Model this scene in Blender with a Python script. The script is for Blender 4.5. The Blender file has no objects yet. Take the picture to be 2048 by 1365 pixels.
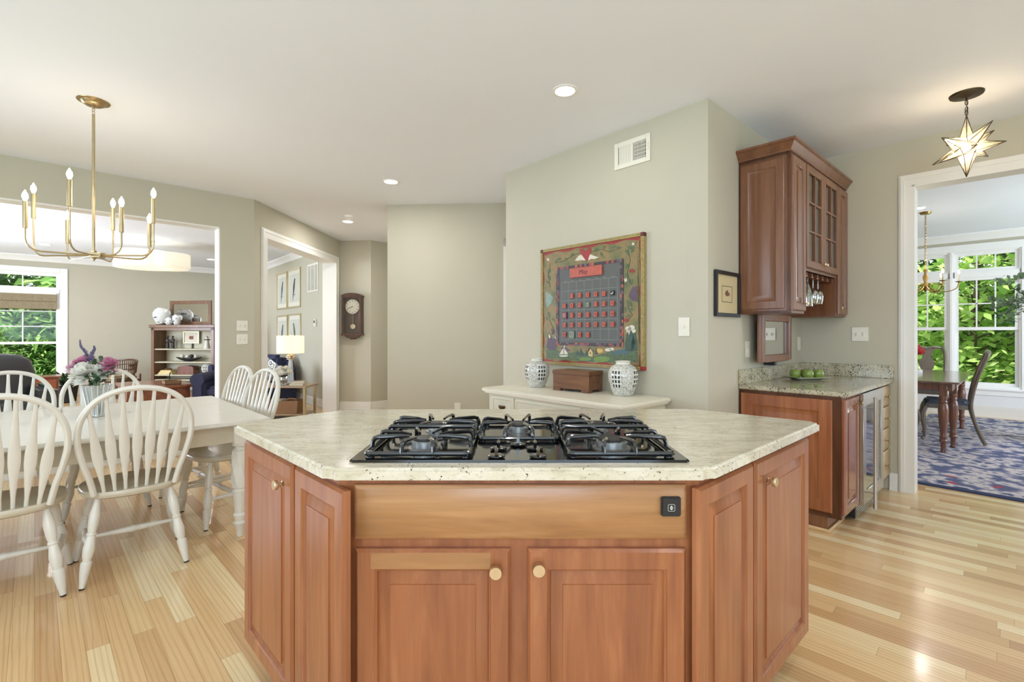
import bpy, bmesh, math, random
from mathutils import Matrix, Vector, noise as mnoise
random.seed(7)
C = bpy.context.scene.collection
scn = bpy.context.scene
PI = math.pi
# ------------------------------------------------------------------ camera, world, sun, fill lamps, exposure
F, CX, Y0, H, HC = 970.0, 1024.0, 667.0, 1.257, 2.78
cam_d = bpy.data.cameras.new('camera'); cam = bpy.data.objects.new('camera', cam_d); C.objects.link(cam)
cam_d.sensor_width = 36; cam_d.lens = F / 2048 * 36; cam_d.shift_y = -(682.5 - Y0) / 2048
cam_d.clip_start = 0.05; cam_d.clip_end = 200
cam.location = (0, 0, H); cam.rotation_euler = (PI / 2, 0, 0); scn.camera = cam
w = bpy.data.worlds.new('world'); scn.world = w; w.use_nodes = True
bg = w.node_tree.nodes['Background']; bg.inputs[0].default_value = (0.86, 0.93, 1.0, 1); bg.inputs[1].default_value = 1.5
scn.view_settings.view_transform = 'Standard'; scn.view_settings.look = 'None'
scn.view_settings.exposure = 0.55; scn.view_settings.gamma = 1.0; scn.view_settings.use_curve_mapping = False
scn.cycles.max_bounces = 10; scn.cycles.diffuse_bounces = 6; scn.cycles.glossy_bounces = 4
scn.cycles.transparent_max_bounces = 12; scn.cycles.transmission_bounces = 6
scn.cycles.caustics_reflective = False; scn.cycles.caustics_refractive = False
scn.cycles.sample_clamp_indirect = 5.0
scn.cycles.use_denoising = True

def lamp(name, kind, loc, energy, color=(1, 1, 1), size=1.0, sy=None, aim=None, shape=None, radius=0.03):
    l = bpy.data.lights.new(name, kind); l.energy = energy; l.color = color
    if kind == 'AREA':
        l.shape = shape or ('RECTANGLE' if sy else 'SQUARE'); l.size = size
        if sy: l.size_y = sy
    elif kind == 'POINT': l.shadow_soft_size = radius
    o = bpy.data.objects.new(name, l); C.objects.link(o); o.location = loc
    if aim is not None:
        o.rotation_euler = (Vector(aim) - Vector(loc)).to_track_quat('-Z', 'Y').to_euler()
    return o
sun = bpy.data.lights.new('sun', 'SUN'); sun.energy = 7.0; sun.angle = 0.02; sun.color = (1, .96, .88)
so = bpy.data.objects.new('sun', sun); C.objects.link(so); so.rotation_euler = (math.radians(27), math.radians(12), 0)
FILL = (0.60, 0.795, 1.0); FILL2 = (0.74, 0.84, 1.0)
# fill lamps added at assumed kitchen windows behind the camera, tilted up to brighten ceiling
lamp('window_fill', 'AREA', (-4.3, -0.75, 1.5), 50, FILL, 3.2, 1.7, aim=(-2.4, 1.4, 4.2))
lamp('window_fill', 'AREA', (0.2, -2.85, 1.6), 84, FILL, 3.0, 1.5, aim=(0.2, 0.2, 3.9))
lamp('window_fill', 'AREA', (4.4, -0.9, 1.5), 22, FILL, 1.8, 1.8, aim=(1.6, 1.6, 3.2))
# fill lamps added at unseen side windows of the family room and formal dining room
lamp('window_fill', 'AREA', (-8.7, 4.85, 1.5), 205, FILL2, 3.0, 1.9, aim=(-5, 7, 2.4))
lamp('window_fill', 'AREA', (7.4, 3.7, 1.5), 70, FILL2, 2.4, 1.9, aim=(5.5, 6, 2.2))

# ------------------------------------------------------------------ helpers
def at(px, py, z=None, d=None):
    """world point of a picture point at height z or at depth d"""
    if d is None: d = F * (H - z) / (py - Y0)
    return Vector(((px - CX) / F * d, d, H - (py - Y0) * d / F))

class MB:
    def __init__(s): s.bm = bmesh.new()
    def face(s, vs):
        try: return s.bm.faces.new(vs)
        except ValueError: return None
    def poly(s, pts): return s.face([s.bm.verts.new(p) for p in pts])
    def box(s, x0, x1, y0, y1, z0, z1, bev=0, seg=1, M=None):
        v = [s.bm.verts.new((x, y, z)) for z in (z0, z1) for y in (y0, y1) for x in (x0, x1)]
        fs = [s.face([v[i] for i in q]) for q in ((0, 2, 3, 1), (4, 5, 7, 6), (0, 1, 5, 4), (2, 6, 7, 3), (0, 4, 6, 2), (1, 3, 7, 5))]
        if M is not None:
            for q in v: q.co = M @ q.co
        if bev:
            es = {e for f in fs for e in f.edges}
            bmesh.ops.bevel(s.bm, geom=list(es), offset=bev, segments=seg, affect='EDGES', clamp_overlap=True)
        return s
    def prism(s, poly, z0, z1, bev=0, vb=0, seg=2, M=None):
        """extrude a plan polygon (counter-clockwise) from z0 to z1"""
        a = [s.bm.verts.new((p[0], p[1], z0)) for p in poly]; b = [s.bm.verts.new((p[0], p[1], z1)) for p in poly]
        n = len(poly); fs = [s.face(list(reversed(a))), s.face(b)]
        for i in range(n): fs.append(s.face([a[i], a[(i + 1) % n], b[(i + 1) % n], b[i]]))
        if M is not None:
            for q in a + b: q.co = M @ q.co
        if vb:
            r = bmesh.ops.bevel(s.bm, geom=[s.bm.edges.get((a[i], b[i])) for i in range(n)], offset=vb, segments=3, affect='EDGES')
        if bev:
            zt = (M @ Vector((0, 0, z1))).z if M is not None else z1
            es = [e for e in s.bm.edges if len(e.link_faces) == 2 and all(abs(q.co.z - zt) < 1e-5 for q in e.verts) and any(abs(f.normal.z) < .5 for f in (e.link_faces[0], e.link_faces[1]) if f.normal.length or f.normal_update() is None)]
            s.bm.normal_update()
            es = [e for e in s.bm.edges if len(e.link_faces) == 2 and all(abs(q.co.z - zt) < 1e-5 for q in e.verts) and min(abs(f.normal.z) for f in e.link_faces) < .5]
            bmesh.ops.bevel(s.bm, geom=es, offset=bev, segments=seg, affect='EDGES')
        return s
    def lathe(s, prof, c=(0, 0, 0), n=20, axis='z', sx=1, sy=1, M=None):
        """prof: [(radius, height)]"""
        rows = []
        for r, h in prof:
            if r < 1e-6: rows.append([s.bm.verts.new((0, 0, h))])
            else: rows.append([s.bm.verts.new((r * sx * math.cos(2 * PI * i / n), r * sy * math.sin(2 * PI * i / n), h)) for i in range(n)])
        for a, b in zip(rows, rows[1:]):
            for i in range(n):
                j = (i + 1) % n
                if len(a) == 1 and len(b) == 1: continue
                if len(a) == 1: s.face([a[0], b[j], b[i]])
                elif len(b) == 1: s.face([a[i], a[j], b[0]])
                else: s.face([a[i], a[j], b[j], b[i]])
        if len(rows[0]) > 1: s.face(list(reversed(rows[0])))
        if len(rows[-1]) > 1: s.face(rows[-1])
        R = {'z': Matrix.Identity(4), '-y': Matrix.Rotation(PI / 2, 4, 'X'), 'x': Matrix.Rotation(PI / 2, 4, 'Y')}[axis]
        T = Matrix.Translation(c) @ R
        if M is not None: T = M @ T
        for r in rows:
            for q in r: q.co = T @ q.co
        return s
    def tube(s, pts, r, n=8, closed=False, up=None, cap=True, flat=None):
        """r: radius, list of radii, or list of (ra, rb): ra along the side vector, rb along the other"""
        pts = [Vector(p) for p in pts]; m = len(pts); rows = []; prev = None
        for i, p in enumerate(pts):
            if closed: t = (pts[(i + 1) % m] - pts[i - 1])
            else: t = pts[min(i + 1, m - 1)] - pts[max(i - 1, 0)]
            if t.length < 1e-9: t = Vector((0, 0, 1))
            t.normalize()
            if up is not None: a = Vector(up)
            elif prev is None: a = Vector((0, 0, 1)) if abs(t.z) < .9 else Vector((0, 1, 0))
            else: a = prev
            a = a - t * a.dot(t)
            if a.length < 1e-6: a = t.orthogonal()
            a.normalize(); prev = a; b = t.cross(a)
            q = r[i] if isinstance(r, (list, tuple)) and not (len(r) == 2 and flat) else r
            if flat: q = flat if not isinstance(flat, list) else flat[i]
            ra, rb = q if isinstance(q, (list, tuple)) else (q, q)
            rows.append([s.bm.verts.new(p + a * ra * math.cos(2 * PI * k / n) + b * rb * math.sin(2 * PI * k / n)) for k in range(n)])
        k = m if closed else m - 1
        for i in range(k):
            A, B = rows[i], rows[(i + 1) % m]
            for j in range(n): s.face([A[j], A[(j + 1) % n], B[(j + 1) % n], B[j]])
        if not closed and cap: s.face(list(reversed(rows[0]))); s.face(rows[-1])
        return s
    def turned(s, p0, p1, prof, n=12):
        """lathe between two points; prof [(t 0..1, radius)]"""
        p0, p1 = Vector(p0), Vector(p1)
        return s.tube([p0.lerp(p1, t) for t, _ in prof], [r for _, r in prof], n)
    def ball(s, c, r, u=14, v=9, sz=(1, 1, 1)):
        M = Matrix.Translation(c) @ Matrix.Diagonal((sz[0], sz[1], sz[2], 1))
        bmesh.ops.create_uvsphere(s.bm, u_segments=u, v_segments=v, radius=r, matrix=M); return s
    def rings(s, x0, x1, z0, z1, levels, back=0.0, swap=None):
        """nested rectangles (inset, y) facing -y: a raised-panel door front"""
        rows = []
        for ins, y in [(0, back)] + list(levels):
            rows.append([s.bm.verts.new(q) for q in ((x0 + ins, y, z0 + ins), (x1 - ins, y, z0 + ins), (x1 - ins, y, z1 - ins), (x0 + ins, y, z1 - ins))])
        for a, b in zip(rows, rows[1:]):
            for i in range(4): s.face([a[i], a[(i + 1) % 4], b[(i + 1) % 4], b[i]])
        s.face(rows[-1]); s.face(list(reversed(rows[0])))
        if swap is not None:
            for r in rows:
                for q in r: q.co = swap @ q.co
        return s
    def text(s, txt, size, M, ext=0.0005, align='CENTER'):
        cu = bpy.data.curves.new('t', 'FONT'); cu.body = txt; cu.size = size; cu.extrude = ext; cu.align_x = align; cu.align_y = 'CENTER'; cu.resolution_u = 2
        o = bpy.data.objects.new('t', cu); C.objects.link(o); bpy.context.view_layer.update()
        me = bpy.data.meshes.new_from_object(o.evaluated_get(bpy.context.evaluated_depsgraph_get()))
        n0 = len(s.bm.verts); s.bm.from_mesh(me); s.bm.verts.ensure_lookup_table()
        R = M @ Matrix.Rotation(PI / 2, 4, 'X')
        for q in s.bm.verts[n0:]: q.co = R @ q.co
        bpy.data.objects.remove(o); bpy.data.curves.remove(cu); bpy.data.meshes.remove(me); return s
    def xf(s, M):
        for q in s.bm.verts: q.co = M @ q.co
        return s
    def build(s, name, m, parent=None, M=None, smooth=38, recalc=True):
        bm = s.bm
        if recalc: bmesh.ops.recalc_face_normals(bm, faces=bm.faces)
        bm.normal_update()
        for f in bm.faces: f.smooth = True
        lim = math.radians(smooth)
        for e in bm.edges:
            e.smooth = not (len(e.link_faces) != 2 or e.calc_face_angle(4) > lim)
        me = bpy.data.meshes.new(name); bm.to_mesh(me); bm.free()
        me.materials.append(m)
        o = bpy.data.objects.new(name, me); C.objects.link(o)
        if parent is not None: o.parent = parent
        if M is not None: o.matrix_local = M
        return o

def tag(o, label, cat, group=None, kind=None):
    o['label'] = label; o['category'] = cat
    if group: o['group'] = group
    if kind: o['kind'] = kind
    return o
def thing(name, label, cat, loc=(0, 0, 0), rz=0.0, group=None, M=None):
    o = bpy.data.objects.new(name, None); C.objects.link(o); o.empty_display_size = .1
    if M is not None: o.matrix_world = M
    else: o.location = loc; o.rotation_euler = (0, 0, rz)
    return tag(o, label, cat, group)
def struct(o): o['kind'] = 'structure'; return o
def dup(root, loc, rz=0.0, label=None, M=None):
    r = root.copy(); C.objects.link(r)
    if M is not None: r.matrix_world = M
    else: r.location = loc; r.rotation_euler = (0, 0, rz)
    if label: r['label'] = label
    for ch in list(root.children):
        c = ch.copy(); C.objects.link(c); c.parent = r
        for g in list(ch.children):
            d = g.copy(); C.objects.link(d); d.parent = c
    return r

class Wall:
    """a vertical plane from P to Q (plan); local x along it, local y away from the viewer, z up"""
    def __init__(s, P, Q):
        s.P = Vector((P[0], P[1], 0)); s.Q = Vector((Q[0], Q[1], 0)); s.L = (s.Q - s.P).length
        u = (s.Q - s.P) / s.L; s.u = u; s.n = Vector((-u.y, u.x, 0))
        s.M = Matrix(((u.x, s.n.x, 0, s.P.x), (u.y, s.n.y, 0, s.P.y), (0, 0, 1, 0), (0, 0, 0, 1)))
    def on(s, px, py=None, y=0.0):
        """picture point -> (s, z) on the plane at local depth y"""
        r = (px - CX) / F; o = s.P + s.n * y
        t = (r * o.y - o.x) / (s.u.x - r * s.u.y)
        d = o.y + t * s.u.y
        return (t, H - (py - Y0) * d / F) if py is not None else t
    def at(s, x, z=0.0, y=0.0): return s.M @ Matrix.Translation((x, y, z))
    def build(s, name, m, th=.12, z0=0.0, z1=HC, openings=(), x0=0.0, x1=None):
        x1 = s.L if x1 is None else x1
        mb = MB(); cur = x0
        for a, b, za, zb in sorted(openings):
            if a > cur: mb.box(cur, a, 0, th, z0, z1)
            if za > z0 + .001: mb.box(a, b, 0, th, z0, za)
            if zb < z1 - .001: mb.box(a, b, 0, th, zb, z1)
            cur = b
        if cur < x1: mb.box(cur, x1, 0, th, z0, z1)
        return struct(mb.build(name, m, M=s.M))

# ------------------------------------------------------------------ materials
def lin(c): return tuple(((x / 255) / 12.92 if x / 255 <= .04045 else ((x / 255 + .055) / 1.055) ** 2.4) for x in c) + (1,)
class NT:
    def __init__(s, name):
        s.m = bpy.data.materials.new(name); s.m.use_nodes = True; s.t = s.m.node_tree
        s.b = s.t.nodes['Principled BSDF']; s.out = s.t.nodes['Material Output']
    def n(s, typ, **k):
        q = s.t.nodes.new(typ)
        for a, v in k.items():
            if a.startswith('i_'): q.inputs[int(a[2:]) if a[2:].isdigit() else a[2:]].default_value = v
            else: setattr(q, a, v)
        return q
    def l(s, a, b): s.t.links.new(a, b)
    def ramp(s, fac, stops, interp='LINEAR'):
        r = s.n('ShaderNodeValToRGB'); r.color_ramp.interpolation = interp; e = r.color_ramp.elements
        while len(e) < len(stops): e.new(.5)
        for q, (p, c) in zip(e, stops): q.position = p; q.color = c if len(c) == 4 else tuple(c) + (1,)
        s.l(fac, r.inputs[0]); return r.outputs[0]
    def math(s, op, a, b=None):
        q = s.n('ShaderNodeMath', operation=op)
        for i, v in ((0, a), (1, b)):
            if v is None: continue
            if isinstance(v, (int, float)): q.inputs[i].default_value = v
            else: s.l(v, q.inputs[i])
        return q.outputs[0]
    def mix(s, fac, a, b, mode='MIX'):
        q = s.n('ShaderNodeMix', data_type='RGBA', blend_type=mode)
        for i, v in ((0, fac), (6, a), (7, b)):
            if isinstance(v, (int, float)): q.inputs[i].default_value = v
            elif isinstance(v, tuple): q.inputs[i].default_value = v
            else: s.l(v, q.inputs[i])
        return q.outputs[2]
    def coords(s, scale=(1, 1, 1), rot=(0, 0, 0), rand=False):
        tc = s.n('ShaderNodeTexCoord'); mp = s.n('ShaderNodeMapping'); mp.inputs[3].default_value = scale; mp.inputs[2].default_value = rot
        src = tc.outputs['Object']
        if rand:
            oi = s.n('ShaderNodeObjectInfo'); va = s.n('ShaderNodeVectorMath', operation='ADD')
            k = s.math('MULTIPLY', oi.outputs['Random'], 37.0); cb = s.n('ShaderNodeCombineXYZ')
            for i in range(3): s.l(k, cb.inputs[i])
            s.l(src, va.inputs[0]); s.l(cb.outputs[0], va.inputs[1]); src = va.outputs[0]
        s.l(src, mp.inputs[0]); return mp.outputs[0]
    def noise(s, vec, scale, detail=3, rough=.5, dist=0.0):
        q = s.n('ShaderNodeTexNoise'); q.inputs['Scale'].default_value = scale; q.inputs['Detail'].default_value = detail
        q.inputs['Roughness'].default_value = rough; q.inputs['Distortion'].default_value = dist
        s.l(vec, q.inputs['Vector']); return q.outputs[0]
    def bump(s, h, strength=.2, dist=.01):
        q = s.n('ShaderNodeBump'); q.inputs['Strength'].default_value = strength; q.inputs['Distance'].default_value = dist
        s.l(h, q.inputs['Height']); s.l(q.outputs[0], s.b.inputs['Normal'])
def mat(name, col, rough=.5, metal=0.0, spec=.5, emit=None, es=1.0, vary=0.0, vscale=6.0, coat=0.0, sub=0.0, alpha=None):
    t = NT(name); b = t.b; c = lin(col)
    b.inputs['Base Color'].default_value = c; b.inputs['Roughness'].default_value = rough; b.inputs['Metallic'].default_value = metal
    b.inputs['Specular IOR Level'].default_value = spec; b.inputs['Coat Weight'].default_value = coat; b.inputs['Coat Roughness'].default_value = .1
    if emit: b.inputs['Emission Color'].default_value = lin(emit); b.inputs['Emission Strength'].default_value = es
    if vary:
        v = t.noise(t.coords(), vscale, 4)
        d = tuple(x * (1 - vary) for x in c[:3]) + (1,); e = tuple(min(1, x * (1 + vary)) for x in c[:3]) + (1,)
        t.l(t.ramp(v, [(.3, d), (.7, e)]), b.inputs['Base Color'])
    return t.m
def wood(name, dark, mid, light, rough=.35, axis=2, scale=1.0, coat=.25):
    t = NT(name); sc = [14 * scale] * 3; sc[axis] = 1.1 * scale
    v = t.coords(tuple(sc), rand=True)
    a = t.noise(v, 1.0, 6, .6, 1.2); sc2 = [90 * scale] * 3; sc2[axis] = 3 * scale
    f = t.noise(t.coords(tuple(sc2), rand=True), 1.0, 3, .6)
    base = t.ramp(a, [(.25, lin(dark)), (.5, lin(mid)), (.78, lin(light))])
    g = t.ramp(f, [(.35, (.82, .82, .82, 1)), (.65, (1, 1, 1, 1))])
    oi = t.n('ShaderNodeObjectInfo')
    k = t.ramp(oi.outputs['Random'], [(0, (.9, .88, .86, 1)), (1, (1.0, 1.0, 1.0, 1))])
    t.l(t.mix(1.0, t.mix(.6, base, g, 'MULTIPLY'), k, 'MULTIPLY'), t.b.inputs['Base Color'])
    t.b.inputs['Roughness'].default_value = rough; t.b.inputs['Coat Weight'].default_value = coat; t.b.inputs['Coat Roughness'].default_value = .2
    return t.m
def granite(name, c0, c1, c2, spots=(70, 60, 50), thr=.70, streak=(1, 1, 1)):
    t = NT(name); v = t.coords(streak)
    a = t.noise(v, 9, 8, .68, .6); b = t.noise(v, 45, 5, .7)
    col = t.ramp(a, [(.3, lin(c0)), (.5, lin(c1)), (.7, lin(c2))])
    g = t.ramp(b, [(.33, (.60, .57, .50, 1)), (.47, (1, 1, 1, 1))])
    col = t.mix(.75, col, g, 'MULTIPLY')
    s2 = t.noise(t.coords(), 120, 3, .6); big = t.noise(t.coords(), 13, 3, .6)
    k = t.ramp(t.math('ADD', s2, t.math('MULTIPLY', big, .35)), [(thr + .10, (0, 0, 0, 1)), (thr + .14, (1, 1, 1, 1))])
    col = t.mix(k, col, lin(spots))
    t.l(col, t.b.inputs['Base Color']); t.b.inputs['Roughness'].default_value = .13; t.b.inputs['Specular IOR Level'].default_value = .45
    return t.m
def oakfloor():
    t = NT('oak_floor'); b = t.b
    ang = math.atan2(.711, -.70)
    tc = t.n('ShaderNodeTexCoord'); mp = t.n('ShaderNodeMapping'); mp.inputs[2].default_value = (0, 0, -ang); t.l(tc.outputs['Object'], mp.inputs[0])
    sp = t.n('ShaderNodeSeparateXYZ'); t.l(mp.outputs[0], sp.inputs[0]); X, Y = sp.outputs[0], sp.outputs[1]
    W, L = .073, .95
    ry = t.math('DIVIDE', Y, W); row = t.math('FLOOR', ry)
    wn = t.n('ShaderNodeTexWhiteNoise', noise_dimensions='1D'); t.l(row, wn.inputs['W'])
    rx = t.math('ADD', t.math('DIVIDE', X, L), t.math('MULTIPLY', wn.outputs[0], 9.7)); cell = t.math('FLOOR', rx)
    cb = t.n('ShaderNodeCombineXYZ'); t.l(row, cb.inputs[0]); t.l(cell, cb.inputs[1])
    w2 = t.n('ShaderNodeTexWhiteNoise', noise_dimensions='2D'); t.l(cb.outputs[0], w2.inputs['Vector'])
    base = t.ramp(w2.outputs[0], [(0, lin((180, 136, 92))), (.12, lin((202, 162, 116))), (.35, lin((218, 182, 134))), (.65, lin((226, 195, 148))), (.85, lin((233, 210, 166))), (1, lin((236, 217, 180)))])
    off = t.math('MULTIPLY', w2.outputs[0], 53.0)
    gv = t.n('ShaderNodeCombineXYZ'); t.l(t.math('ADD', t.math('MULTIPLY', X, 1.3), off), gv.inputs[0]); t.l(t.math('ADD', t.math('MULTIPLY', Y, 15.0), off), gv.inputs[1])
    wv = t.n('ShaderNodeTexWave', wave_type='BANDS', bands_direction='Y'); wv.inputs['Scale'].default_value = 1.0; wv.inputs['Distortion'].default_value = 6.5
    wv.inputs['Detail'].default_value = 2.0; wv.inputs['Detail Scale'].default_value = .8; t.l(gv.outputs[0], wv.inputs['Vector'])
    g = t.ramp(wv.outputs[1], [(0, (.84, .79, .73, 1)), (.22, (.95, .93, .91, 1)), (.5, (1, 1, 1, 1)), (1, (1, 1, 1, 1))])
    gv2 = t.n('ShaderNodeCombineXYZ'); t.l(t.math('MULTIPLY', X, 3.0), gv2.inputs[0]); t.l(t.math('MULTIPLY', Y, 140.0), gv2.inputs[1])
    fn = t.noise(gv2.outputs[0], 1.0, 3, .6); g2 = t.ramp(fn, [(.3, (.88, .85, .80, 1)), (.6, (1, 1, 1, 1))])
    col = t.mix(.8, t.mix(.9, base, g, 'MULTIPLY'), g2, 'MULTIPLY')
    fy = t.math('FRACT', ry); fx = t.math('FRACT', rx)
    ey = t.math('MINIMUM', fy, t.math('SUBTRACT', 1.0, fy)); ex = t.math('MULTIPLY', t.math('MINIMUM', fx, t.math('SUBTRACT', 1.0, fx)), L / W)
    e = t.math('MINIMUM', ey, ex); gap = t.ramp(e, [(0, (.55, .45, .35, 1)), (.022, (1, 1, 1, 1))])
    t.l(t.mix(.85, col, gap, 'MULTIPLY'), b.inputs['Base Color'])
    b.inputs['Roughness'].default_value = .28; b.inputs['Coat Weight'].default_value = .3; b.inputs['Coat Roughness'].default_value = .12
    wob = t.noise(gv2.outputs[0], .25, 2, .5)
    t.bump(t.math('ADD', t.ramp(e, [(0, (0, 0, 0, 1)), (.05, (1, 1, 1, 1))]), t.math('MULTIPLY', wob, .6)), .12, .004)
    return t.m
def glass(name, tint=(1, 1, 1), gloss=.12, rough=.0):
    t = NT(name); g = t.n('ShaderNodeBsdfGlossy'); g.inputs['Roughness'].default_value = rough
    tr = t.n('ShaderNodeBsdfTransparent'); tr.inputs[0].default_value = tuple(tint) + (1,)
    lw = t.n('ShaderNodeLayerWeight'); lw.inputs[0].default_value = .35
    k = t.math('ADD', t.math('MULTIPLY', lw.outputs[1], .55), gloss * .4)
    mx = t.n('ShaderNodeMixShader'); t.l(k, mx.inputs[0]); t.l(tr.outputs[0], mx.inputs[1]); t.l(g.outputs[0], mx.inputs[2]); t.l(mx.outputs[0], t.out.inputs[0])
    return t.m
def translucent(name, col, k=.5, emit=0, vary=None):
    t = NT(name); d = t.n('ShaderNodeBsdfDiffuse'); tr = t.n('ShaderNodeBsdfTranslucent'); mx = t.n('ShaderNodeMixShader')
    d.inputs[0].default_value = lin(col); tr.inputs[0].default_value = lin(col); mx.inputs[0].default_value = k
    if vary:
        gi = t.n('ShaderNodeNewGeometry'); c = t.ramp(gi.outputs['Random Per Island'], [(i / (len(vary) - 1), lin(x)) for i, x in enumerate(vary)])
        t.l(c, d.inputs[0]); t.l(c, tr.inputs[0])
    t.l(d.outputs[0], mx.inputs[1]); t.l(tr.outputs[0], mx.inputs[2]); last = mx.outputs[0]
    if emit:
        e = t.n('ShaderNodeEmission'); e.inputs[0].default_value = lin(col); e.inputs[1].default_value = emit
        ad = t.n('ShaderNodeAddShader'); t.l(last, ad.inputs[0]); t.l(e.outputs[0], ad.inputs[1]); last = ad.outputs[0]
    t.l(last, t.out.inputs[0]); return t.m

M_wall = mat('sage_wall_paint', (189, 184, 166), .75, spec=.25, vary=.015, vscale=3)
M_ceil = mat('ceiling_paint', (238, 243, 253), .85, spec=.2, vary=.008, vscale=2)
M_trim = mat('white_trim_paint', (228, 226, 220), .4, vary=.01)
M_white = mat('window_white', (240, 240, 238), .4, vary=.01)
M_floor = oakfloor()
M_cherry = wood('cherry_wood', (130, 74, 44), (157, 95, 58), (180, 118, 76), .34)
M_cherryh = wood('cherry_wood_rail', (150, 96, 56), (170, 114, 70), (188, 134, 86), .34, axis=0)
M_cherryL = wood('light_cherry', (140, 94, 56), (166, 118, 74), (190, 144, 98), .36, axis=0)
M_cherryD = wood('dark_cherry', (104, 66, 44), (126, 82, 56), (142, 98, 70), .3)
M_toe = mat('toe_kick_dark', (84, 76, 62), .6, vary=.1)
M_gran = granite('cream_granite', (184, 175, 152), (205, 196, 175), (217, 210, 194), thr=.72, streak=(.8, 3.2, 1.4))
M_gran2 = granite('bar_granite', (166, 158, 134), (188, 180, 154), (206, 200, 178), spots=(64, 54, 46), thr=.64)
M_brass = mat('brushed_brass', (214, 192, 158), .28, 1.0, vary=.04, vscale=40)
M_gold = mat('champagne_gold', (186, 168, 132), .32, 1.0, vary=.04, vscale=30)
M_black = mat('black_gloss', (14, 13, 12), .07, spec=.6, coat=.6, vary=.05)
M_iron = mat('black_enamel', (16, 17, 19), .13, spec=.6, coat=.8, vary=.08, vscale=60)
M_blackmat = mat('black_matte', (30, 28, 27), .45, vary=.08)
M_steel = mat('brushed_steel', (190, 188, 184), .24, 1.0, vary=.04, vscale=50)
M_alu = mat('cast_aluminium', (150, 150, 148), .45, 1.0, vary=.06, vscale=60)
M_chrome = mat('mirror_silver', (235, 236, 236), .02, 1.0, vary=.005)
M_glass = glass('clear_glass')
M_pane = glass('window_pane', gloss=.02)
M_chair = mat('antique_white_paint', (218, 214, 203), .33, vary=.03, vscale=9, coat=.15)
M_seat = mat('worn_white_paint', (196, 187, 166), .28, vary=.07, vscale=7, coat=.3)
M_rubber = mat('dark_felt', (45, 38, 32), .8, vary=.1)
M_plate = mat('ivory_plastic', (226, 222, 208), .4, vary=.01)
M_bulb = mat('lit_bulb', (255, 236, 205), .3, emit=(255, 232, 196), es=22, vary=.001)
M_can = mat('lit_downlight', (255, 250, 240), .4, emit=(255, 246, 232), es=9, vary=.001)
M_dark = mat('dark_void', (30, 29, 26), .8, vary=.1)
# ------------------------------------------------------------------ the shell
A1 = Vector((-2.932, 5.512, 0)); uA = Vector((.7133, .7009, 0)).normalized(); A0 = A1 - uA * 5.5
WA = Wall(A0, A1); WB = Wall(A1, (-2.832, 7.985)); WK = Wall((-2.832, 7.985), (-2.31, 7.94)); WK2 = Wall((-2.31, 7.94), (-1.25, 9.02))
WD = Wall((-1.476, 5.748), (.45, 5.63)); WC = Wall((-.057, 4.602), (1.267, 3.136)); WE = Wall((1.267, 3.136), (2.607, 4.359))
WR = Wall((2.607, 4.359), (2.607 + .696 * 3.4, 4.359 - .718 * 3.4))
WF = Wall((-10.88, 8.12), (-6.5, 11.9)); WG = Wall((-6.6, 12.07), (-2.93, 7.9)); WW = Wall((5.15, 9.25), (9.2, 5.2))

outline = [(-6.86, 1.66), (-2.3, -3.0), (2.7, -3.0), (4.95, -.6), (4.97, 1.92), (9.25, 5.05), (9.25, 5.25), (5.2, 9.35), (4, 9.45), (-1, 9.6), (-3.2, 12.4), (-6.5, 12.3), (-10.95, 8.2)]
f = MB().prism(outline, -.08, 0).build('floor', M_floor); struct(f)
f = MB().prism(outline, HC, HC + .1).build('ceiling', M_ceil); struct(f)

# family room opening in the wall on the dining side, with a low wall under it
ja = WA.on(440); hz = WA.on(448, 456)[1]
WA.build('wall_left', M_wall, .16, openings=[(.35, ja, .45, hz)])
o = MB(); o.box(ja - .012, ja + .001, -.003, .163, .45, hz); o.box(.35, ja, -.003, .163, hz - .012, hz + .002); struct(o.build('trim_1', M_trim, M=WA.M))
o = MB(); o.box(.3, ja + .03, -.03, .2, .45, .475, .004); o.box(.0, WA.L, -.006, 0, .14, .45); struct(o.build('trim_2', M_trim, M=WA.M))
def base(name, W, x0, x1, h=.135, y=0.0):
    o = MB(); o.box(x0, x1, y - .016, y, 0, h - .03); o.box(x0, x1, y - .012, y, h - .03, h - .012); o.box(x0, x1, y - .007, y, h - .012, h); o.box(x0, x1, y - .028, y - .016, 0, .02)
    return struct(o.build(name, M_trim, M=W.M))
base('baseboard_left', WA, 0, WA.L)
# door opening in the receding wall
def casing(name, W, a, b, top, wd=.09, th=.12, jamb=True, legs=(1, 1), mat_=None):
    o = MB(); m = mat_ or M_trim
    prof = [(0, -.018, .55), (.55, -.024, .85), (.85, -.012, 1.0)]
    def leg(x0, sgn):
        for p0, y, p1 in prof:
            xa, xb = sorted((x0 + sgn * wd * p0, x0 + sgn * wd * p1)); o.box(xa, xb, y, 0, 0, top + wd * p1)
    if legs[0]: leg(a, -1)
    if legs[1]: leg(b, 1)
    for p0, y, p1 in prof: o.box(a - wd * p0, b + wd * p0, y, 0, top + wd * p0, top + wd * p1)
    if jamb:
        o.box(a - .001, a + .015, -.018, th + .01, 0, top); o.box(b - .015, b + .001, -.018, th + .01, 0, top); o.box(a, b, -.018, th + .01, top - .015, top + .001)
    return struct(o.build(name, m, M=W.M))
b0, b1 = WB.on(531), WB.on(671.5); bt = 2.40
WB.build('wall_side', M_wall, .2, openings=[(b0, b1, 0, bt)])
casing('door_1', WB, b0, b1, bt, .095, .2)
WK.build('wall_clock_side', M_wall, .15); WK2.build('wall_hall', M_wall, .15)
base('baseboard_hall', WK, 0, WK.L); base('baseboard_hall_side', WK2, 0, WK2.L)
WD.build('wall_middle', M_wall, .15); base('baseboard_middle', WD, 0, 1.4)
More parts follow.
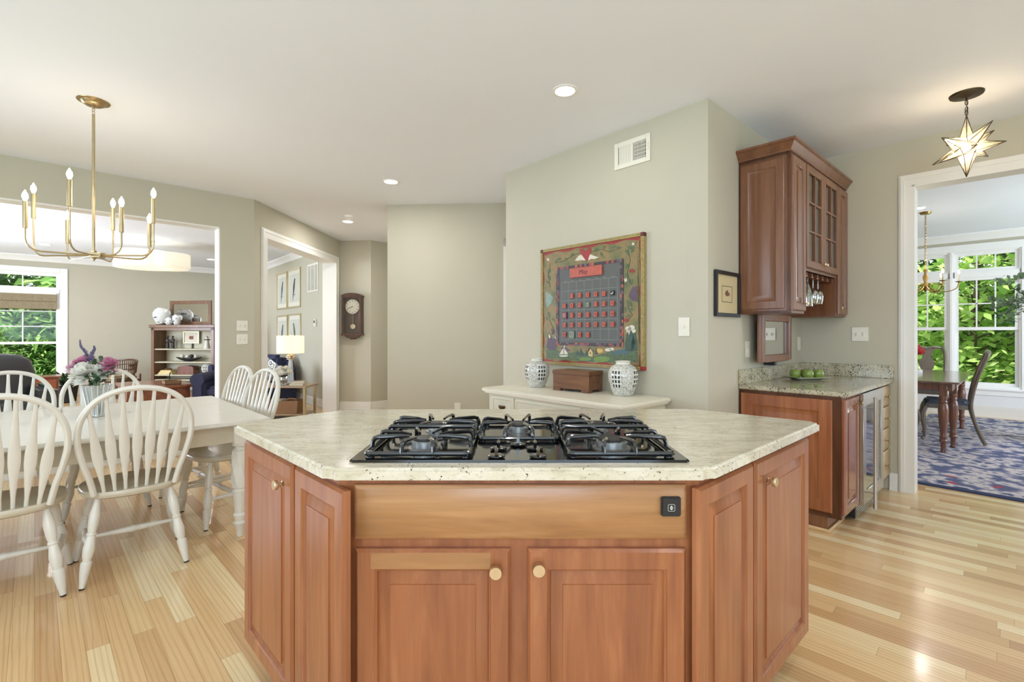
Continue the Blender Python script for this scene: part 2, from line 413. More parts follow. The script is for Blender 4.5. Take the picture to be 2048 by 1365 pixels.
struct(MB().box(-1.476, -1.33, 5.9, 9.6, 0, HC).build('wall_hall_return', M_wall))
# casing of a door that the angled wall hides
dz = WD.on(1007, 478); o = MB(); o.box(dz[0], dz[0] + .09, -.02, 0, 0, dz[1]); o.box(dz[0], WD.L, -.02, 0, dz[1] - .09, dz[1]); struct(o.build('door_3', M_trim, M=WD.M))
WC.build('wall_calendar_side', M_wall, .15, x1=WC.L - .004)
struct(MB().box(-.057 + .11, .1, 4.70, 5.66, 0, HC).build('wall_closet', M_wall))
base('baseboard_calendar_side', WC, 0, .335); base('baseboard_calendar_side', WC, WC.on(1344) + .01, WC.L)
WE.build('wall_bar', M_wall, .15)
r0 = WR.on(1825); rtop = WR.on(1825, 371)[1]
WR.build('wall_right', M_wall, .14, openings=[(r0, r0 + 1.75, 0, rtop)])
casing('door_2', WR, r0, r0 + 1.75, rtop, .085, .14)
base('baseboard_right', WR, .628, r0 - .09)

# walls behind the camera, with window openings
def plain(name, P, Q, ops=(), th=.12): return Wall(P, Q).build(name, M_wall, th, openings=ops)
plain('wall_rear_left', (-2.3, -3.0), (-6.86, 1.66), [(1.3, 4.9, .7, 2.45)])
plain('wall_rear', (2.7, -3.0), (-2.3, -3.0), [(1.0, 4.2, .9, 2.4)])
plain('wall_rear_right', (4.95, -.6), (2.7, -3.0), [(.6, 2.6, .6, 2.4)])
plain('wall_rear_side', (4.97, 1.92), (4.95, -.6))
plain('wall_family_side', (-6.86, 1.66), (-10.88, 8.12), [(2.0, 5.4, .5, 2.45)])
plain('wall_dining_side', (9.2, 5.15), (4.97, 1.92), [(1.0, 4.0, .5, 2.45)])
plain('wall_dining_inner', (1.72, 5.40), (5.30, 9.25)); plain('wall_dining_near', (1.70, 5.30), (2.64, 4.40), th=.05); plain('wall_family_rear', (-6.5, 12.1), (-2.5, 12.1)); plain('wall_family_inner', (-2.75, 8.1), (-2.6, 12.1))
WG.build('wall_gallery', M_wall, .12); base('baseboard_gallery', WG, 0, WG.L)

def crown(name, W, x0, x1, m=M_white):
    o = MB(); pts = [(0, HC - .115), (-.012, HC - .115), (-.02, HC - .09), (-.06, HC - .045), (-.085, HC - .02), (-.085, HC), (0, HC)]
    a = [o.bm.verts.new((x0, y, z)) for y, z in pts]; b = [o.bm.verts.new((x1, y, z)) for y, z in pts]
    for i in range(len(pts)): o.face([a[i], a[(i + 1) % len(pts)], b[(i + 1) % len(pts)], b[i]])
    o.face(a); o.face(list(reversed(b)))
    return struct(o.build(name, m, M=W.M))
crown('trim_3', WF, 0, WF.L); crown('trim_4', WG, 0, WG.L); crown('trim_5', WW, 0, WW.L)

def sash(o, x0, x1, z0, z1, cols, rows, y, fr=.045, bar=.018, bot=None):
    bt_ = bot or fr
    o.box(x0, x0 + fr, y, y + .035, z0, z1); o.box(x1 - fr, x1, y, y + .035, z0, z1); o.box(x0 + fr, x1 - fr, y, y + .035, z0, z0 + bt_); o.box(x0 + fr, x1 - fr, y, y + .035, z1 - fr, z1)
    for i in range(1, cols):
        x = x0 + fr + (x1 - x0 - 2 * fr) * i / cols; o.box(x - bar / 2, x + bar / 2, y + .006, y + .028, z0 + bt_, z1 - fr)
    for i in range(1, rows):
        z = z0 + bt_ + (z1 - fr - z0 - bt_) * i / rows; o.box(x0 + fr, x1 - fr, y + .006, y + .028, z - bar / 2, z + bar / 2)
def window(name, W, x0, x1, zs, zm, zt0, zt1, cols=3, lc=None, rows=2, parent=None):
    """double-hung window (sill zs, meeting rail zm, head zt0) with a transom zt0..zt1"""
    lc = lc or cols
    o = MB(); sash(o, x0, x1, zs, zm + .02, 1, 1, .05); sash(o, x0, x1, zm - .02, zt0, lc, rows, .02); sash(o, x0, x1, zt0 + .09, zt1, cols, 1, .03)
    o.box(x0 - .02, x1 + .02, .0, .1, zt0, zt0 + .09); o.box(x0 - .03, x0, 0, .11, zs, zt1); o.box(x1, x1 + .03, 0, .11, zs, zt1); o.box(x0 - .03, x1 + .03, 0, .11, zt1, zt1 + .03); o.box(x0 - .03, x1 + .03, 0, .11, zs - .03, zs)
    w_ = struct(o.build(name, M_white, M=W.M))
    g = MB(); g.box(x0, x1, .066, .069, zs, zm); g.box(x0, x1, .036, .039, zm, zt0); g.box(x0, x1, .046, .049, zt0 + .09, zt1)
    g.build('window_pane', M_pane, w_)
    return w_
# family room window
fx1 = WF.on(118.0); zt1 = WF.on(112, 549)[1]; zt0 = WF.on(112, 589)[1]; zm = WF.on(112, 686)[1]; zs = WF.on(112, 777)[1]
fx0 = fx1 - 1.5
WF.build('wall_far_left', M_wall, .14, openings=[(fx0 - .03, fx1 + .03, zs - .03, zt1 + .03)])
window('window_1', WF, fx0, fx1, zs, zm, zt0, zt1, 3, 3, 3)
o = MB()
for a, b, c, d in ((fx0 - .13, fx0 - .02, zs - .1, zt1 + .12), (fx1 + .02, fx1 + .13, zs - .1, zt1 + .12)): o.box(a, b, -.022, 0, c, d, .004)
o.box(fx0 - .02, fx1 + .02, -.022, 0, zt1 + .02, zt1 + .12, .004); o.box(fx0 - .15, fx1 + .15, -.05, 0, zs - .06, zs - .03, .004); o.box(fx0 - .1, fx1 + .1, -.02, 0, zs - .11, zs - .06)
struct(o.build('trim_6', M_white, M=WF.M))
# dining room windows: a triple group with transoms
wx0, wx1 = WW.on(1909), WW.on(2039); wz = [WW.on(1915, y)[1] for y in (769, 658, 557, 508)]
ww = wx1 - wx0; gap = WW.on(1909) - WW.on(1897)
ux1 = WW.on(1896); ux0 = ux1 - ww
vx0 = wx1 + gap; vx1 = vx0 + ww
WW.build('wall_far_right', M_wall, .14, openings=[(ux0 - .03, vx1 + .03, wz[0] - .03, wz[3] + .03)] if ux0 > .05 else [(.05, vx1 + .03, wz[0] - .03, wz[3] + .03)])
for i, (a, b) in enumerate(((max(ux0, .08), ux1), (wx0, wx1), (vx0, vx1))):
    window('window_%d' % (i + 2), WW, a, b, wz[0], wz[1], wz[2], wz[3], 3)
o = MB()
for a, b in ((ux1 + .02, wx0 - .02), (wx1 + .02, vx0 - .02), (vx1 + .02, vx1 + .13)): o.box(a, b, -.02, .1, wz[0] - .03, wz[3] + .1, .004)
o.box(0, vx1 + .13, -.024, 0, wz[3] + .02, wz[3] + .13, .004); o.box(0, vx1 + .16, -.05, .02, wz[0] - .06, wz[0] - .03, .004); o.box(0, vx1 + .12, -.022, 0, wz[0] - .14, wz[0] - .06, .004)
struct(o.build('trim_7', M_white, M=WW.M))
M_wains = mat('wainscot_paint', (232, 233, 234), .5, vary=.01)
struct(MB().box(0, WW.L, -.006, 0, 0, wz[0] - .14).build('trim_8', M_wains, M=WW.M))
o = base('baseboard_far_right', WW, 0, WW.L, .17, -.006)

# ground outside
M_lawn = mat('lawn_green', (96, 130, 60), .9, vary=.25, vscale=3)
struct(MB().box(-30, 30, -12, 34, -.75, -.7).build('ground', M_lawn))
# ------------------------------------------------------------------ kitchen island
DOOR = [(0, -.012), (.007, -.020), (.050, -.020), (.053, -.0155), (.056, -.0145), (.058, -.009), (.060, -.0065), (.090, -.0150), (.0905, -.0180)]
def knob(parent, x, z, y=-.020, m=None, r=.0155, name='knob'):
    o = MB(); o.lathe([(.009, 0), (.009, .003), (.0055, .005), (.0050, .014), (r * .8, .016), (r, .018), (r, .027), (r * .93, .029), (0, .029)], (x, y, z), 20, '-y')
    return o.build(name, m or M_brass, parent)
island = thing('kitchen_island', 'large cherry wood kitchen island with angled ends under a pale granite top', 'kitchen island', (0, 0, 0))
top = [(-.469, 1.222), (.503, 1.222), (1.185, 1.86), (.81, 2.19), (-.74, 2.18), (-1.045, 1.815)]
def inset(poly, d):
    n = len(poly); out = []
    for i in range(n):
        p0, p1, p2 = Vector(poly[i - 1]), Vector(poly[i]), Vector(poly[(i + 1) % n])
        a, b = (p1 - p0).normalized(), (p2 - p1).normalized(); na, nb = Vector((-a.y, a.x)), Vector((-b.y, b.x))
        q = na + nb; out.append(tuple(p1 + q * (d / (1 + na.dot(nb)))))
    return out
MB().prism(top, .886, .916, bev=.007, vb=.022, seg=3).build('countertop', M_gran, island)
body = inset(top, .042)
MB().prism(body, .105, .885).build('cabinet_body', M_cherry, island)
MB().prism(inset(top, .11), 0, .106).build('toe_kick', M_toe, island)
def placed(P, Q):  # face frame along a cabinet face
    return Wall(P, Q)
faceF = placed(body[0], body[1]); faceL = placed(body[5], body[0]); faceR = placed(body[1], body[2])
def part_root(name, mb, m, parent, W, x=0, z=0, y=0):
    mb.xf(W.at(x, z, y)); return mb.build(name, m, parent)
def door(W, x0, x1, z0, z1, parent, name='door', m=None, lv=None, kn=None, knm=None, y=0.0, kr=.0155):
    o = MB(); o.rings(x0, x1, z0, z1, lv or DOOR, 0)
    d = part_root(name, o, m or M_cherry, parent, W, 0, 0, y)
    if kn:
        q = MB(); q.lathe([(.009, 0), (.009, .003), (.0055, .005), (.0050, .014), (kr * .8, .016), (kr, .018), (kr, .027), (kr * .93, .029), (0, .029)], (kn[0], -.020 + y, kn[1]), 20, '-y')
        q.xf(W.M); q.build('knob', knm or M_brass, d)
    return d
fz = lambda y, d=1.232: H - (y - Y0) * d / F
fx = lambda x, d=1.232: (x - CX) / F * d - body[0][0]
# slab front with the vent switch
sl = [(0, -.012), (.010, -.019)]
d = door(faceF, fx(704), fx(1378), fz(1085), fz(975), island, 'drawer_front', M_cherryL, sl)
o = MB(); o.box(fx(1324), fx(1363.5), -.029, -.019, fz(1035.5), fz(996), .003, 2); part_root('vent_switch', o, M_blackmat, d, faceF)
M_mark = mat('white_marking', (225, 222, 215), .5, vary=.01)
o = MB(); cxk, czk = (fx(1324) + fx(1363.5)) / 2, (fz(1035.5) + fz(996)) / 2 - .002
o.tube([(cxk + a * .0085, -.0293, czk + b * .0085) for a, b in ((-.8, 1), (.8, 1), (1, .8), (1, -.8), (.8, -1), (-.8, -1), (-1, -.8), (-1, .8))], .0004, 5, closed=True)
for sg in (1, -1): o.poly([(cxk - .004, -.0297, czk + sg * .0018), (cxk + .004, -.0297, czk + sg * .0018), (cxk, -.0297, czk + sg * .0055)])
o.box(cxk - .0042, cxk + .0042, -.0299, -.029, czk - .0004, czk + .0004); part_root('switch_marking', o, M_mark, d, faceF)
zt, zb = fz(1105), .13
d1 = door(faceF, fx(706), fx(1021), zb, zt, island, kn=(fx(994, 1.20) - .004, fz(1157, 1.195)), kr=.0165)
o = MB(); o.box(fx(738), fx(981), -.0206, -.0175, zt - .050, zt - .007, .001); part_root('replaced_rail', o, M_cherryL, island, faceF)
d2 = door(faceF, fx(1056), fx(1377), zb, zt, island, kn=(fx(1079, 1.20), fz(1152, 1.195)), kr=.0165)
# angled sides
lf = lambda px: faceL.on(px, y=-.02); rf = lambda px: faceR.on(px, y=-.02)
door(faceL, lf(588), lf(686), .13, .862, island)
d3 = door(faceL, .022, lf(582), .13, .862, island, kn=(lf(566), .792), kr=.015)
door(faceR, rf(1399), rf(1508), .13, .862, island)
d4 = door(faceR, rf(1513), faceR.L - .02, .13, .862, island, kn=(rf(1534), .79), kr=.015)

# gas cooktop
ck = thing('gas_cooktop', 'black glass five burner gas cooktop set in the island worktop', 'cooktop', (0, 0, .916))
X0, X1, YA, YB = -.430, .469, 1.275, 1.80
o = MB(); o.prism([(X0, YA), (X1, YA), (X1, YB), (X0, YB)], 0, .007, bev=.002, vb=.008); o.build('glass_top', M_black, ck)
def burner(x, y, r):
    o = MB(); o.lathe([(r * 1.28, .007), (r * 1.28, .010), (r * 1.02, .011), (r * 1.0, .028), (r * .92, .031), (0, .031)], (x, y, 0), 26)
    for k in range(26):
        a = 2 * PI * k / 26; o.box(x + math.cos(a) * r - .0012, x + math.cos(a) * r + .0012, y + math.sin(a) * r - .0012, y + math.sin(a) * r + .0012, .024, .0285)
    b = o.build('burner', M_alu, ck)
    o = MB(); o.lathe([(r * .62, .031), (r * .92, .0312), (r * .96, .034), (r * .9, .038), (r * .4, .0395), (0, .0395)], (x, y, 0), 26); o.build('burner_cap', M_blackmat, b)
def arm(o, p, c, rr=.0062, zt_=.046, post=None):
    """a finger: up from the frame rail, over, and in to the centre"""
    v = Vector((c[0] - p[0], c[1] - p[1], 0)); L = v.length; v.normalize(); P = Vector((p[0], p[1], 0))
    pts = [P + Vector((0, 0, .014)), P + v * .002 + Vector((0, 0, .034)), P + v * .007 + Vector((0, 0, zt_ - .002)), P + v * .018 + Vector((0, 0, zt_ + .001)), P + v * (L * .6) + Vector((0, 0, zt_)), P + v * (L - .022) + Vector((0, 0, zt_ - .003))]
    o.tube(pts, [(rr * 1.15, rr), (rr * 1.1, rr), (rr, rr * 1.1), (rr * .8, rr * 1.1), (rr * .62, rr), (rr * .6, rr * .75)], 8)
def grate(x0, x1, y0, y1, cs):
    o = MB(); rr = .0068; z = .0165
    r = .014; pts = []
    for cx_, cy_, a0 in ((x0 + r, y0 + r, PI), (x1 - r, y0 + r, 1.5 * PI), (x1 - r, y1 - r, 0), (x0 + r, y1 - r, .5 * PI)):
        for k in range(5): a = a0 + k * PI / 8; pts.append((cx_ + r * math.cos(a), cy_ + r * math.sin(a), z))
    o.tube(pts, rr, 8, closed=True)
    for (x, y) in ((x0 + .01, y0 + .01), (x1 - .01, y0 + .01), (x1 - .01, y1 - .01), (x0 + .01, y1 - .01)): o.lathe([(.008, .007), (.0095, .0165), (.008, .022), (0, .023)], (x, y, 0), 10)
    xm = (x0 + x1) / 2
    for (cx_, cy_) in cs:
        for sx, xe in ((-1, x0), (1, x1)):
            for dy in (-.046, .046): arm(o, (xe, cy_ + dy), (cx_ + sx * .02, cy_ + dy * .12))
        for dx in (-.043, .043):
            arm(o, (cx_ + dx, y0 if cy_ == cs[0][1] else cy_ - .10), (cx_ + dx * .3, cy_ - .012))
            arm(o, (cx_ + dx, y1 if cy_ == cs[-1][1] else cy_ + .10), (cx_ + dx * .3, cy_ + .012))
    if len(cs) > 1:
        ym = (cs[0][1] + cs[1][1]) / 2; o.tube([(x0, ym, .014), (x0 + .002, ym, .036), (x0 + .012, ym, .046), (x1 - .012, ym, .046), (x1 - .002, ym, .036), (x1, ym, .014)], (.0068, .0062) and .0066, 8)
    return o.build('grate', M_iron, ck)
bx = [(-.255, 1.415, .036), (-.255, 1.655, .030), (.021, 1.635, .033), (.290, 1.415, .043), (.290, 1.655, .030)]
for x, y, r in bx: burner(x, y, r)
grate(-.395, -.115, 1.305, 1.765, [(-.255, 1.415), (-.255, 1.655)])
grate(-.100, .142, 1.495, 1.765, [(.021, 1.635)])
grate(.156, .436, 1.305, 1.765, [(.290, 1.415), (.290, 1.655)])
for (px, py, z) in ((993, 909, .932), (1076, 909, .932), (997, 893.5, .932), (1070, 893.5, .932), (1036, 886, .932)):
    p = at(px, py, z); o = MB(); o.lathe([(.022, 0.002), (.0235, .004), (.0235, .007), (.019, .009), (.009, .0095), (0, .0095)], (p.x, p.y, .007), 22)
    o.box(p.x - .0045, p.x + .0045, p.y - .017, p.y + .017, .0145, .033, .003, 2); o.build('control_knob', M_iron, ck)

# ------------------------------------------------------------------ bar cabinet along the far wall
BD = .62
base_c = thing('base_cabinet', 'cherry base cabinet with panelled side and steel drawers beside the doorway', 'base cabinet', M=WE.M)
t0 = WE.on(1476) + .012; tb = WE.L - .002; CZ = .893
Mfront = Wall(WE.at(t0, 0, -BD).translation, WE.at(tb, 0, -BD).translation)  # cabinet front plane
side = Wall(WE.at(t0, 0, -.002).translation, WE.at(t0, 0, -BD).translation)
def inE(o): return o.xf(WE.M.inverted())
u = lambda px, y=0.0: Mfront.on(px, y=y)
ud0, ud1, uf0, uf1, ug0, ug1 = .012, u(1720.5, -.02), u(1723, -.03), u(1762, -.03), u(1763.5, -.02), u(1781.5, -.02)
uf1 = max(uf1, uf0 + .585); ug0 = uf1 + .008; ug1 = Mfront.L - .012
o = MB(); o.box(t0, t0 + .02, -BD, -.002, .10, CZ - .03); o.box(t0, t0 + uf0 - .004, -BD, -.002, .10, CZ - .03); o.box(t0 + ug0 - .002, tb, -BD, -.002, .10, CZ - .03); o.box(t0 + .0, tb, -.02, -.002, .1, CZ - .03)
o.build('cabinet_body', M_cherryD, base_c)
o = MB(); o.box(t0 + .012, t0 + uf0, -BD + .075, -.002, 0, .101); o.box(t0 + ug0, tb, -BD + .075, -.002, 0, .101); o.build('toe_kick', M_cherryD, base_c)
o = MB(); o.box(t0 - .004, t0 + uf0 - .01, -BD + .060, -BD + .076, 0, .022, .005); o.box(t0 - .006, t0 + .012, -BD + .060, -.002, 0, .022, .005); o.build('shoe_molding', mat('oak_molding', (206, 172, 126), .4, vary=.05), base_c)
o = MB(); lvS = [(0, -.008), (.006, -.014), (.075, -.014), (.079, -.009), (.085, -.006), (.115, -.012)]
o.rings(.015, side.L - .045, .13, CZ - .055, lvS, 0); inE(o.xf(side.M)).build('side_panel', M_cherry, base_c)
def fdoor(x0, x1, z0, z1, name, m, lv=None, kn=None, knm=None):
    o = MB(); o.rings(x0, x1, z0, z1, lv or DOOR, 0); d = inE(o.xf(Mfront.M)).build(name, m, base_c)
    if kn:
        q = MB(); q.lathe([(.008, 0), (.008, .003), (.005, .005), (.0045, .015), (.010, .017), (.0135, .019), (.0135, .026), (0, .028)], (kn[0], -.020, kn[1]), 16, '-y'); inE(q.xf(Mfront.M)).build('knob', knm or M_gold, d)
    return d
M_cherryG = wood('cherry_wood_glossy', (120, 66, 46), (142, 84, 60), (158, 100, 74), .2, coat=.6)
fdoor(ud0, uf0 - .004, .125, CZ - .045, 'door', M_cherryG, kn=(uf0 - .04, .80))
M_drw = wood('light_drawer_wood', (172, 144, 100), (186, 158, 112), (198, 172, 126), .3, axis=0)
zz = [.125, .345, .515, .685, CZ - .045]
for i in range(4): fdoor(ug0, ug1, zz[i] + .004, zz[i + 1] - .004, 'drawer', M_drw, [(0, -.012), (.010, -.019)], kn=((ug0 + ug1) / 2, (zz[i] + zz[i + 1]) / 2))
# wine fridge
wf = thing('wine_fridge', 'stainless steel undercounter wine fridge with a tall bar handle', 'wine fridge', M=WE.M)
o = MB(); o.box(t0 + uf0, t0 + uf1, -BD + .005, -.04, .02, CZ - .034); o.build('body', M_blackmat, wf)
def ring_frame(x0, x1, y0, y1, z0, z1, wd, wb=None):
    o = MB(); wb = wb or wd
    o.box(x0, x0 + wd, y0, y1, z0, z1, .002); o.box(x1 - wd, x1, y0, y1, z0, z1, .002); o.box(x0 + wd, x1 - wd, y0, y1, z1 - wb, z1, .002); o.box(x0 + wd, x1 - wd, y0, y1, z0, z0 + wb, .002); return o
o = ring_frame(t0 + uf0, t0 + uf1, -BD - .042, -BD - .004, .115, CZ - .036, .075, .085); dr = o.build('door', M_steel, wf)
MB().box(t0 + uf0 + .07, t0 + uf1 - .07, -BD - .034, -BD - .028, .19, CZ - .11).build('door_glass', mat('dark_tinted_glass', (26, 28, 34), .03, spec=1.0, coat=1.0, vary=.02), dr)
hx = t0 + uf0 + .045
o = MB(); o.tube([(hx, -BD - .095, .10), (hx, -BD - .095, CZ - .06)], .011, 14)
for z in (.20, CZ - .13): o.tube([(hx, -BD - .04, z), (hx, -BD - .095, z)], .006, 10)
o.build('handle', M_steel, dr)
o = MB(); o.box(t0 + uf0 + .01, t0 + uf1 - .01, -BD + .01, -BD + .02, .012, .108)
o.build('vent_grille', M_blackmat, wf)
o = MB()
for k in range(5): o.box(t0 + uf0 + .02, t0 + uf1 - .02, -BD + .004, -BD + .011, .022 + k * .017, .032 + k * .017)
o.build('grille_slat', M_steel, wf)
# granite top with upstand
bt_ = thing('bar_counter_top', 'speckled green grey granite bar worktop with low upstand', 'countertop', M=WE.M)
o = MB(); o.box(t0 - .012, tb, -BD - .04, -.001, CZ - .03, CZ, .006, 2); o.build('slab', M_gran2, bt_)
o = MB(); o.box(t0 - .012, tb, -.022, -.001, CZ, CZ + .105, .003); q = WE.at(tb, 0, 0)
o.build('upstand', M_gran2, bt_)
o = MB(); o.box(0.004, Mfront.L * .0 + BD + .036, -.022, -.001, CZ, CZ + .105, .003); o.xf(WR.M); inE(o).build('upstand', M_gran2, bt_)

# upper cabinet
UD = .33
uc = thing('wall_cabinet', 'cherry wall cabinet with glass doors and a stemware rack above the bar', 'wall cabinet', M=WE.M)
ut0 = t0 - .0; UL = WE.L - ut0 - .004; zb_, zt_ = 1.392, 2.465; nook = 1.70
a1, a2 = .275, UL - .28
o = MB(); o.box(ut0, ut0 + .018, -UD, -.002, zb_, zt_); o.box(ut0 + UL - .018, ut0 + UL, -UD, -.002, zb_, zt_)
o.box(ut0, ut0 + UL, -.012, -.002, zb_, zt_); o.box(ut0, ut0 + UL, -UD, -.002, zt_ - .02, zt_)
for xa in (a1, a2): o.box(ut0 + xa - .012, ut0 + xa + .012, -UD, -.01, zb_, zt_)
o.box(ut0, ut0 + a1, -UD, -.01, zb_, zb_ + .018); o.box(ut0 + a2, ut0 + UL, -UD, -.01, zb_, zb_ + .018)
o.box(ut0 + a1, ut0 + a2, -UD, -.01, nook, nook + .02)
o.box(ut0, ut0 + .03, -UD - .001, -UD + .02, zb_, zt_); o.box(ut0, ut0 + UL, -UD - .001, -UD + .02, zt_ - .045, zt_); o.box(ut0 + a1, ut0 + a2, -UD - .001, -UD + .02, nook - .0, nook + .035); o.box(ut0, ut0 + a1, -UD - .001, -UD + .02, zb_, zb_ + .03); o.box(ut0 + a2, ut0 + UL, -UD - .001, -UD + .02, zb_, zb_ + .03)
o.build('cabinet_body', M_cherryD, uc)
for z in (1.98, 2.23):
    MB().box(ut0 + a1 + .015, ut0 + a2 - .015, -UD + .04, -.014, z, z + .008).build('shelf', M_glass, uc)
o = MB(); prof = [(0, 0), (.012, 0), (.012, .012), (.026, .030), (.040, .052), (.052, .060), (.052, .075), (0, .075)]
def crown_run(P, Q, W_):  # outward = -y of frame
    m = W_; 
# crown: front run and side run with a mitred corner
def pt(x, y, z): return o.bm.verts.new((x, y, z))
rows = []
for e, z in prof:
    rows.append([pt(ut0 - e, -.002, zt_ + z), pt(ut0 - e, -UD - e, zt_ + z), pt(ut0 + UL, -UD - e, zt_ + z)])
for a, b in zip(rows, rows[1:]):
    for i in range(2): o.face([a[i], a[i + 1], b[i + 1], b[i]])
o.poly([(ut0, -.002, zt_ + .075), (ut0 - .052, -.002, zt_ + .075), (ut0 - .052, -UD - .052, zt_ + .075), (ut0 + UL, -UD - .052, zt_ + .075), (ut0 + UL, -.002, zt_ + .075)])
o.build('crown_molding', M_cherryD, uc, smooth=20)
UF = Wall(WE.at(ut0, 0, -UD - .001).translation, WE.at(ut0 + UL, 0, -UD - .001).translation)
US = Wall(WE.at(ut0, 0, -.002).translation, WE.at(ut0, 0, -UD).translation)
o = MB(); o.rings(.012, US.L - .03, zb_ + .03, zt_ - .03, [(0, -.007), (.005, -.012), (.052, -.012), (.056, -.007), (.062, -.005), (.095, -.011)], 0); inE(o.xf(US.M)).build('side_panel', M_cherryD, uc)
def udoor(x0, x1, z0, z1, kx, kz):
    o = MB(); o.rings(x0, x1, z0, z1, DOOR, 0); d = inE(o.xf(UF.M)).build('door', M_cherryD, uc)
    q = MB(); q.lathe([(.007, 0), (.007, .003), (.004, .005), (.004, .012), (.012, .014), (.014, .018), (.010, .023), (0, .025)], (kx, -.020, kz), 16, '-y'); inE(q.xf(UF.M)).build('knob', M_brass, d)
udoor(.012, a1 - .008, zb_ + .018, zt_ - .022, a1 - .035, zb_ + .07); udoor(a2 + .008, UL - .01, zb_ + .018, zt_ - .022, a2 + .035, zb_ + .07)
mid = (a1 + a2) / 2
for x0, x1, kx in ((a1 + .004, mid - .002, mid - .028), (mid + .002, a2 - .004, mid + .028)):
    z0, z1 = nook + .022, zt_ - .022; o = MB(); fr = .052
    for q in ((x0, x0 + fr, z0, z1), (x1 - fr, x1, z0, z1)): o.box(q[0], q[1], -.020, 0, q[2], q[3], .003)
    o.box(x0 + fr, x1 - fr, -.020, 0, z0, z0 + fr, .003); o.box(x0 + fr, x1 - fr, -.020, 0, z1 - fr, z1, .003)
    xm = (x0 + x1) / 2; o.box(xm - .007, xm + .007, -.019, -.004, z0 + fr, z1 - fr, .002)
    for k in (1, 2): zz_ = z0 + fr + (z1 - z0 - 2 * fr) * k / 3; o.box(x0 + fr, x1 - fr, -.019, -.004, zz_ - .007, zz_ + .007, .002)
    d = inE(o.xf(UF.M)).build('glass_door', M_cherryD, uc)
    inE(MB().box(x0 + fr, x1 - fr, -.008, -.005, z0 + fr, z1 - fr).xf(UF.M)).build('door_glass', M_glass, d)
    q = MB(); q.lathe([(.007, 0), (.007, .003), (.004, .005), (.004, .012), (.012, .014), (.014, .018), (.010, .023), (0, .025)], (kx, -.020, nook + .07), 16, '-y'); inE(q.xf(UF.M)).build('knob', M_brass, d)
# stemware rack rails
nr = 7
for k in range(nr):
    x = a1 + .02 + (a2 - a1 - .04) * k / (nr - 1)
    o = MB()
    a = [o.bm.verts.new((ut0 + x + dx, -UD + .02, nook + dz)) for dx, dz in ((-.008, 0), (.008, 0), (.010, -.022), (.034, -.034), (-.034, -.034), (-.010, -.022))]
    b = [o.bm.verts.new((q.co.x, -.03, q.co.z)) for q in a]
    o.face(a); o.face(list(reversed(b)))
    for i in range(6): o.face([a[i], a[(i + 1) % 6], b[(i + 1) % 6], b[i]])
    o.build('rack_rail', M_cherryD, uc)
# hanging stemware
M_wglass = glass('stem_glass', (.93, .96, .95), .5)
def stem(kind, label, x, y, src=None):
    nonlocal_ = None
    if kind == 'wine': prof = [(.034, 0), (.034, -.002), (.006, -.006), (.0035, -.02), (.0035, -.085), (.012, -.095), (.034, -.115), (.040, -.145), (.037, -.175), (.031, -.205)]
    else: prof = [(.031, 0), (.031, -.002), (.006, -.006), (.0035, -.015), (.0035, -.05), (.008, -.062), (.022, -.11), (.031, -.16), (.036, -.232)]
    t = thing('champagne_flute' if kind != 'wine' else 'wine_glass', label, 'stemware', M=WE.at(ut0 + x, nook - .008, y), group='glasses hanging in the stemware rack')
    o = MB(); o.lathe(prof[:6], n=24); o.build('stem', M_wglass, t)
    o = MB(); rr = [(r, h) for r, h in prof[5:]]; inn = [(max(r - .002, .001), h) for r, h in reversed(rr)]
    o.lathe(rr + inn, n=24); o.build('bowl', M_wglass, t)
sw = (a2 - a1 - .04) / (nr - 1)
for k in (0, 1, 2): stem('flute', ('tall clear flute hanging upside down beside the narrow cabinet door', 'tall clear flute hanging second along the stemware rack', 'tall clear flute hanging next to the round wine glasses')[k], a1 + .02 + sw * (k * .5 + .5) if k < 0 else a1 + .02 + sw * (k + .5), -UD + .07)
stem('wine', 'round wine glass hanging beside the flutes', a1 + .02 + sw * 3.5, -UD + .07); stem('wine', 'round wine glass hanging at the far end of the rack', a1 + .02 + sw * 4.5, -UD + .07)
for i, (x, z, k) in enumerate(((a1 + .09, 1.989, 0), (a1 + .20, 1.989, 0), (mid + .09, 1.989, 0), (mid + .2, 1.989, 0), (a1 + .09, 1.7205, 1), (a1 + .2, 1.7205, 1), (mid + .08, 1.7205, 1), (mid + .2, 1.7205, 1), (a1 + .10, 2.239, 1), (mid + .1, 2.239, 1))):
    t = thing('glass_tumbler', ('clear glass standing on the middle shelf behind the glass cabinet doors', 'clear glass standing behind the glass cabinet doors')[k], 'drinking glass', M=WE.at(ut0 + x, z, -.17), group=('glasses on the middle cabinet shelf', 'glasses on the outer cabinet shelves')[k])
    o = MB(); o.lathe([(.026, 0), (.028, .002), (.034, .08), (.036, .13), (.034, .13), (.031, .08), (.024, .006), (0, .005)], n=18); o.build('tumbler_body', M_wglass, t)

